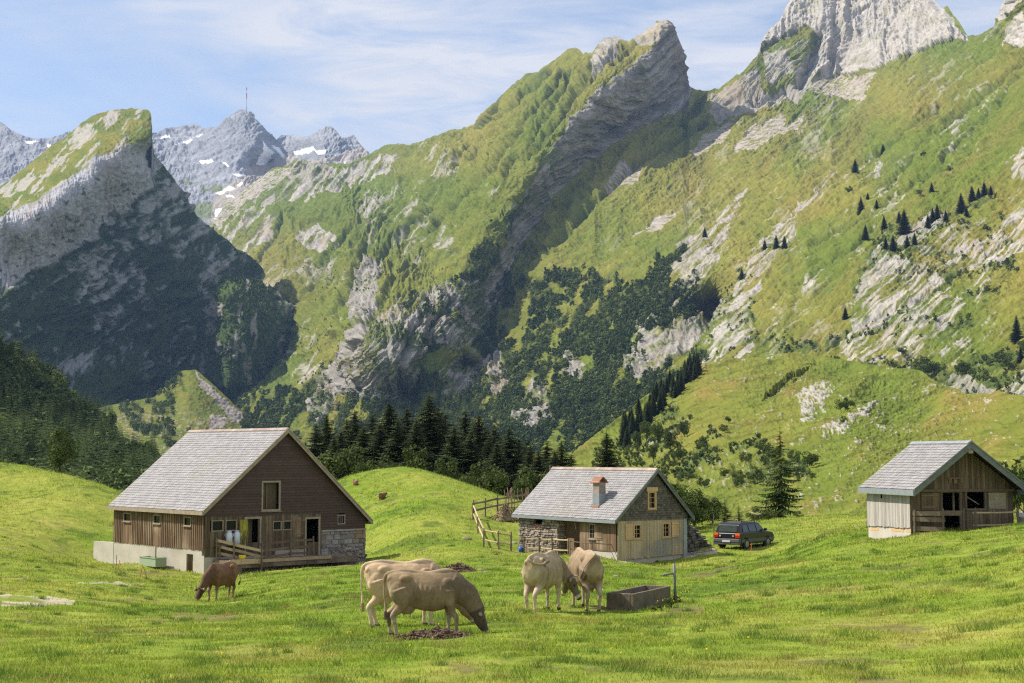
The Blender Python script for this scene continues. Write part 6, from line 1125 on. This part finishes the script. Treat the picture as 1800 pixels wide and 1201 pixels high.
# ------------------------------------------------------------------ grass
def blades(n, y0, y1, h, wd, seed, name, label, pw=1.0, umax=.49):
    r = np.random.default_rng(seed); t = r.uniform(0, 1, n); y = (y0**(2-pw)+(y1**(2-pw)-y0**(2-pw))*t)**(1/(2-pw)); u = r.uniform(-umax, umax+.02, n); x = u*y
    z = gz(x, y); px, py = proj(x, y, z); c, bare = meadowcol(x, y, z)
    thick = fbm(x/.5, y/.5, 3, seed+50)+.7*fbm(x/2.2, y/2.2, 3, seed+9); keep = (bare < .3) & (r.uniform(0, 1, n) < np.clip(.62+.7*thick, .12, 1)); keep |= r.uniform(0, 1, n) < .06
    for (ox, oy, rr_) in []: pass
    x, y, z, c, thick = x[keep], y[keep], z[keep], c[keep], thick[keep]; n = len(x); a = r.uniform(0, 6.283, n); H = r.uniform(h[0], h[1], n)*(1+.7*np.clip(thick, -.5, 1)); w = wd*(y/25)**.75*r.uniform(.7, 1.4, n); H *= (1+.004*y)
    la = r.uniform(0, 6.283, n); ln = r.uniform(.15, .8, n)*H; b = np.stack([x, y, z-.01], -1); ax = np.stack([np.cos(a)*w, np.sin(a)*w, 0*w], -1); md = np.stack([np.cos(la)*ln*.35, np.sin(la)*ln*.35, H*.62], -1); tp_ = np.stack([np.cos(la)*ln, np.sin(la)*ln, H], -1)
    V = np.stack([b-ax, b+ax, b+md+ax*.7, b+tp_, b+md-ax*.7], 1).reshape(-1, 3); i0 = np.arange(n)*5
    Fc = np.concatenate([np.stack([i0, i0+1, i0+2], -1), np.stack([i0, i0+2, i0+4], -1), np.stack([i0+4, i0+2, i0+3], -1)])
    cl = c*(.95+.25*r.uniform(-1, 1, (n, 1)))*np.array([1.09, 1.09, .92]); dry = r.uniform(0, 1, n) < .06; cl[dry] = np.array((.42, .36, .16))
    o = mesh_np(name, V, Fc, M['blade'], attrs={'tint': np.repeat(r.uniform(-.7, .7, n), 5)}, cols=np.repeat(cl, 5, 0)); return tag(o, label, 'grass', kind='stuff')
blades(390000, 15.5, 34, (.018, .062), .0048, 1, 'grass', 'short bright green grass blades across the near meadow')
blades(310000, 33, 75, (.025, .075), .0055, 2, 'grass', 'short green grass across the middle of the meadow')
blades(175000, 74, 145, (.04, .11), .0065, 3, 'grass', 'grass on the far part of the meadow and the knolls')
def tufts(n, seed):
    r = np.random.default_rng(seed); y = 16+r.uniform(0, 1, n)**1.3*75; x = r.uniform(-.48, .5, n)*y; k = 90; s = r.uniform(.10, .34, n)
    X = (x[:, None]+r.normal(0, 1, (n, k))*s[:, None]*.6).ravel(); Y = (y[:, None]+r.normal(0, 1, (n, k))*s[:, None]*.6).ravel(); Z = gz(X, Y); H = (np.repeat(s, k)*.5+.05)*r.uniform(.5, 1.1, n*k); w = .005*(Y/25)**.7
    a = r.uniform(0, 6.283, n*k); la = r.uniform(0, 6.283, n*k); b = np.stack([X, Y, Z-.01], -1); ax = np.stack([np.cos(a)*w, np.sin(a)*w, 0*w], -1); tp = np.stack([np.cos(la)*H*.5, np.sin(la)*H*.5, H], -1)
    V = np.stack([b-ax, b+ax, b+tp*.6+ax*.6, b+tp, b+tp*.6-ax*.6], 1).reshape(-1, 3); i0 = np.arange(n*k)*5; Fc = np.concatenate([np.stack([i0, i0+1, i0+2], -1), np.stack([i0, i0+2, i0+4], -1), np.stack([i0+4, i0+2, i0+3], -1)])
    base = np.where(r.uniform(0, 1, (n, 1)) < .8, np.array([[.105, .165, .026]]), np.array([[.24, .22, .06]])); c = np.repeat(base, k, 0)*(1+.3*r.uniform(-1, 1, (n*k, 1)))
    tag(mesh_np('grass', V, Fc, M['blade'], attrs={'tint': np.repeat(r.uniform(-.6, .6, n*k), 5)}, cols=np.repeat(c, 5, 0)), 'darker rough tufts of longer grass scattered over the meadow', 'grass', kind='stuff')
tufts(550, 8)
# yellow flowers
def flowers():
    r = np.random.default_rng(5); mb = MB()
    for i in range(90):
        if i < 45: px, py = r.uniform(1150, 1215), r.uniform(1028, 1062)
        else: px, py = r.uniform(50, 1750), r.uniform(1060, 1195)
        d = 2.45*F/(py-900); x = (px-900)/F*d; z = gzs(x, d); h = r.uniform(.1, .22); mb.tube([(x, d, z+h), (x, d, z+h+.02)], .018, 5, r.uniform(-1, 1))
    tag(mb.build('flowers', M['flower']), 'tiny yellow meadow flowers scattered in the grass', 'flowers', kind='stuff')
flowers()
# labels by place, only for repeats that nothing else tells apart
ONES = 'first second third fourth fifth sixth seventh eighth ninth tenth eleventh twelfth thirteenth fourteenth fifteenth sixteenth seventeenth eighteenth nineteenth twentieth'.split()
def nth(i): return ONES[i] if i < 20 else ('twenty-' if i < 29 else 'thirty-')+ONES[(i-20) % 10] if i not in (29,) else 'thirtieth'
bpy.context.view_layer.update()
for grp, what in ((G1, 'dark spruce, {} from the left in the row behind the grassy knoll'), (GS, 'small dark spruce, {} from the left of those on the sunny slope'), ('leafy trees among the spruces', 'dull leafy tree, {} from the left among the spruces behind the knoll'), ('bushes on the hillside', 'round green bush, {} from the left on the hillside behind the huts'), ('bushes on the sunny slope', 'round dark bush, {} from the left on the rocky sunny slope'), ('young larches behind the stone hut', 'yellow green young tree, {} from the left behind the gable of the stone hut'), ('leafy trees on the hillside', 'green leafy tree, {} from the left at the foot of the spruce strip'), ('bushes behind the right hut', 'dark leafy bush, {} from the left behind the roof of the timber shed'), ('spruces at the right edge', 'dark spruce, {} from the left on the rocky slope at the right edge'), ('bushes under the young larches', 'low leafy bush, {} from the left at the foot of the young larches')):
    os_ = sorted((o for o in SC.objects if o.get('group') == grp), key=lambda o: o.location.x/o.location.y)
    cnt = {}
    for o in os_: cnt[o['label']] = cnt.get(o['label'], 0)+1
    for i, o in enumerate(os_):
        if cnt[o['label']] > 1: o['label'] = what.format(nth(i))
# ------------------------------------------------------------------ haze
hm_ = bpy.data.materials.new('haze'); hm_.use_nodes = True; nt = hm_.node_tree; nt.nodes.remove(nt.nodes['Principled BSDF']); pv = nt.nodes.new('ShaderNodeVolumePrincipled')
pv.inputs['Color'].default_value = (.36, .58, 1, 1); pv.inputs['Density'].default_value = HAZE = .000034; pv.inputs['Anisotropy'].default_value = 0
nt.links.new(pv.outputs[0], nt.nodes['Material Output'].inputs['Volume'])
allz = [0, 0]
for o in SC.objects:
    if o.type == 'MESH' and o.get('kind') == 'structure':
        n = len(o.data.vertices); a = np.zeros(n*3, np.float32); o.data.vertices.foreach_get('co', a); a = a.reshape(-1, 3); allz = [min(allz[0], a[:, 2].min()), max(allz[1], a[:, 2].max())]
mb = MB(); mb.box((-13500, -60, allz[0]-1), (13500, 9500, allz[1]+60), 0); h = mb.build('haze', hm_); tag(h, 'pale blue air haze over the valley', 'haze', kind='stuff')
SC.cycles.volume_bounces = 0; SC.cycles.max_bounces = 6; SC.cycles.transparent_max_bounces = 8; SC.cycles.use_denoising = False; SC.cycles.pixel_filter_type = 'BLACKMAN_HARRIS'; SC.cycles.filter_width = 1.25
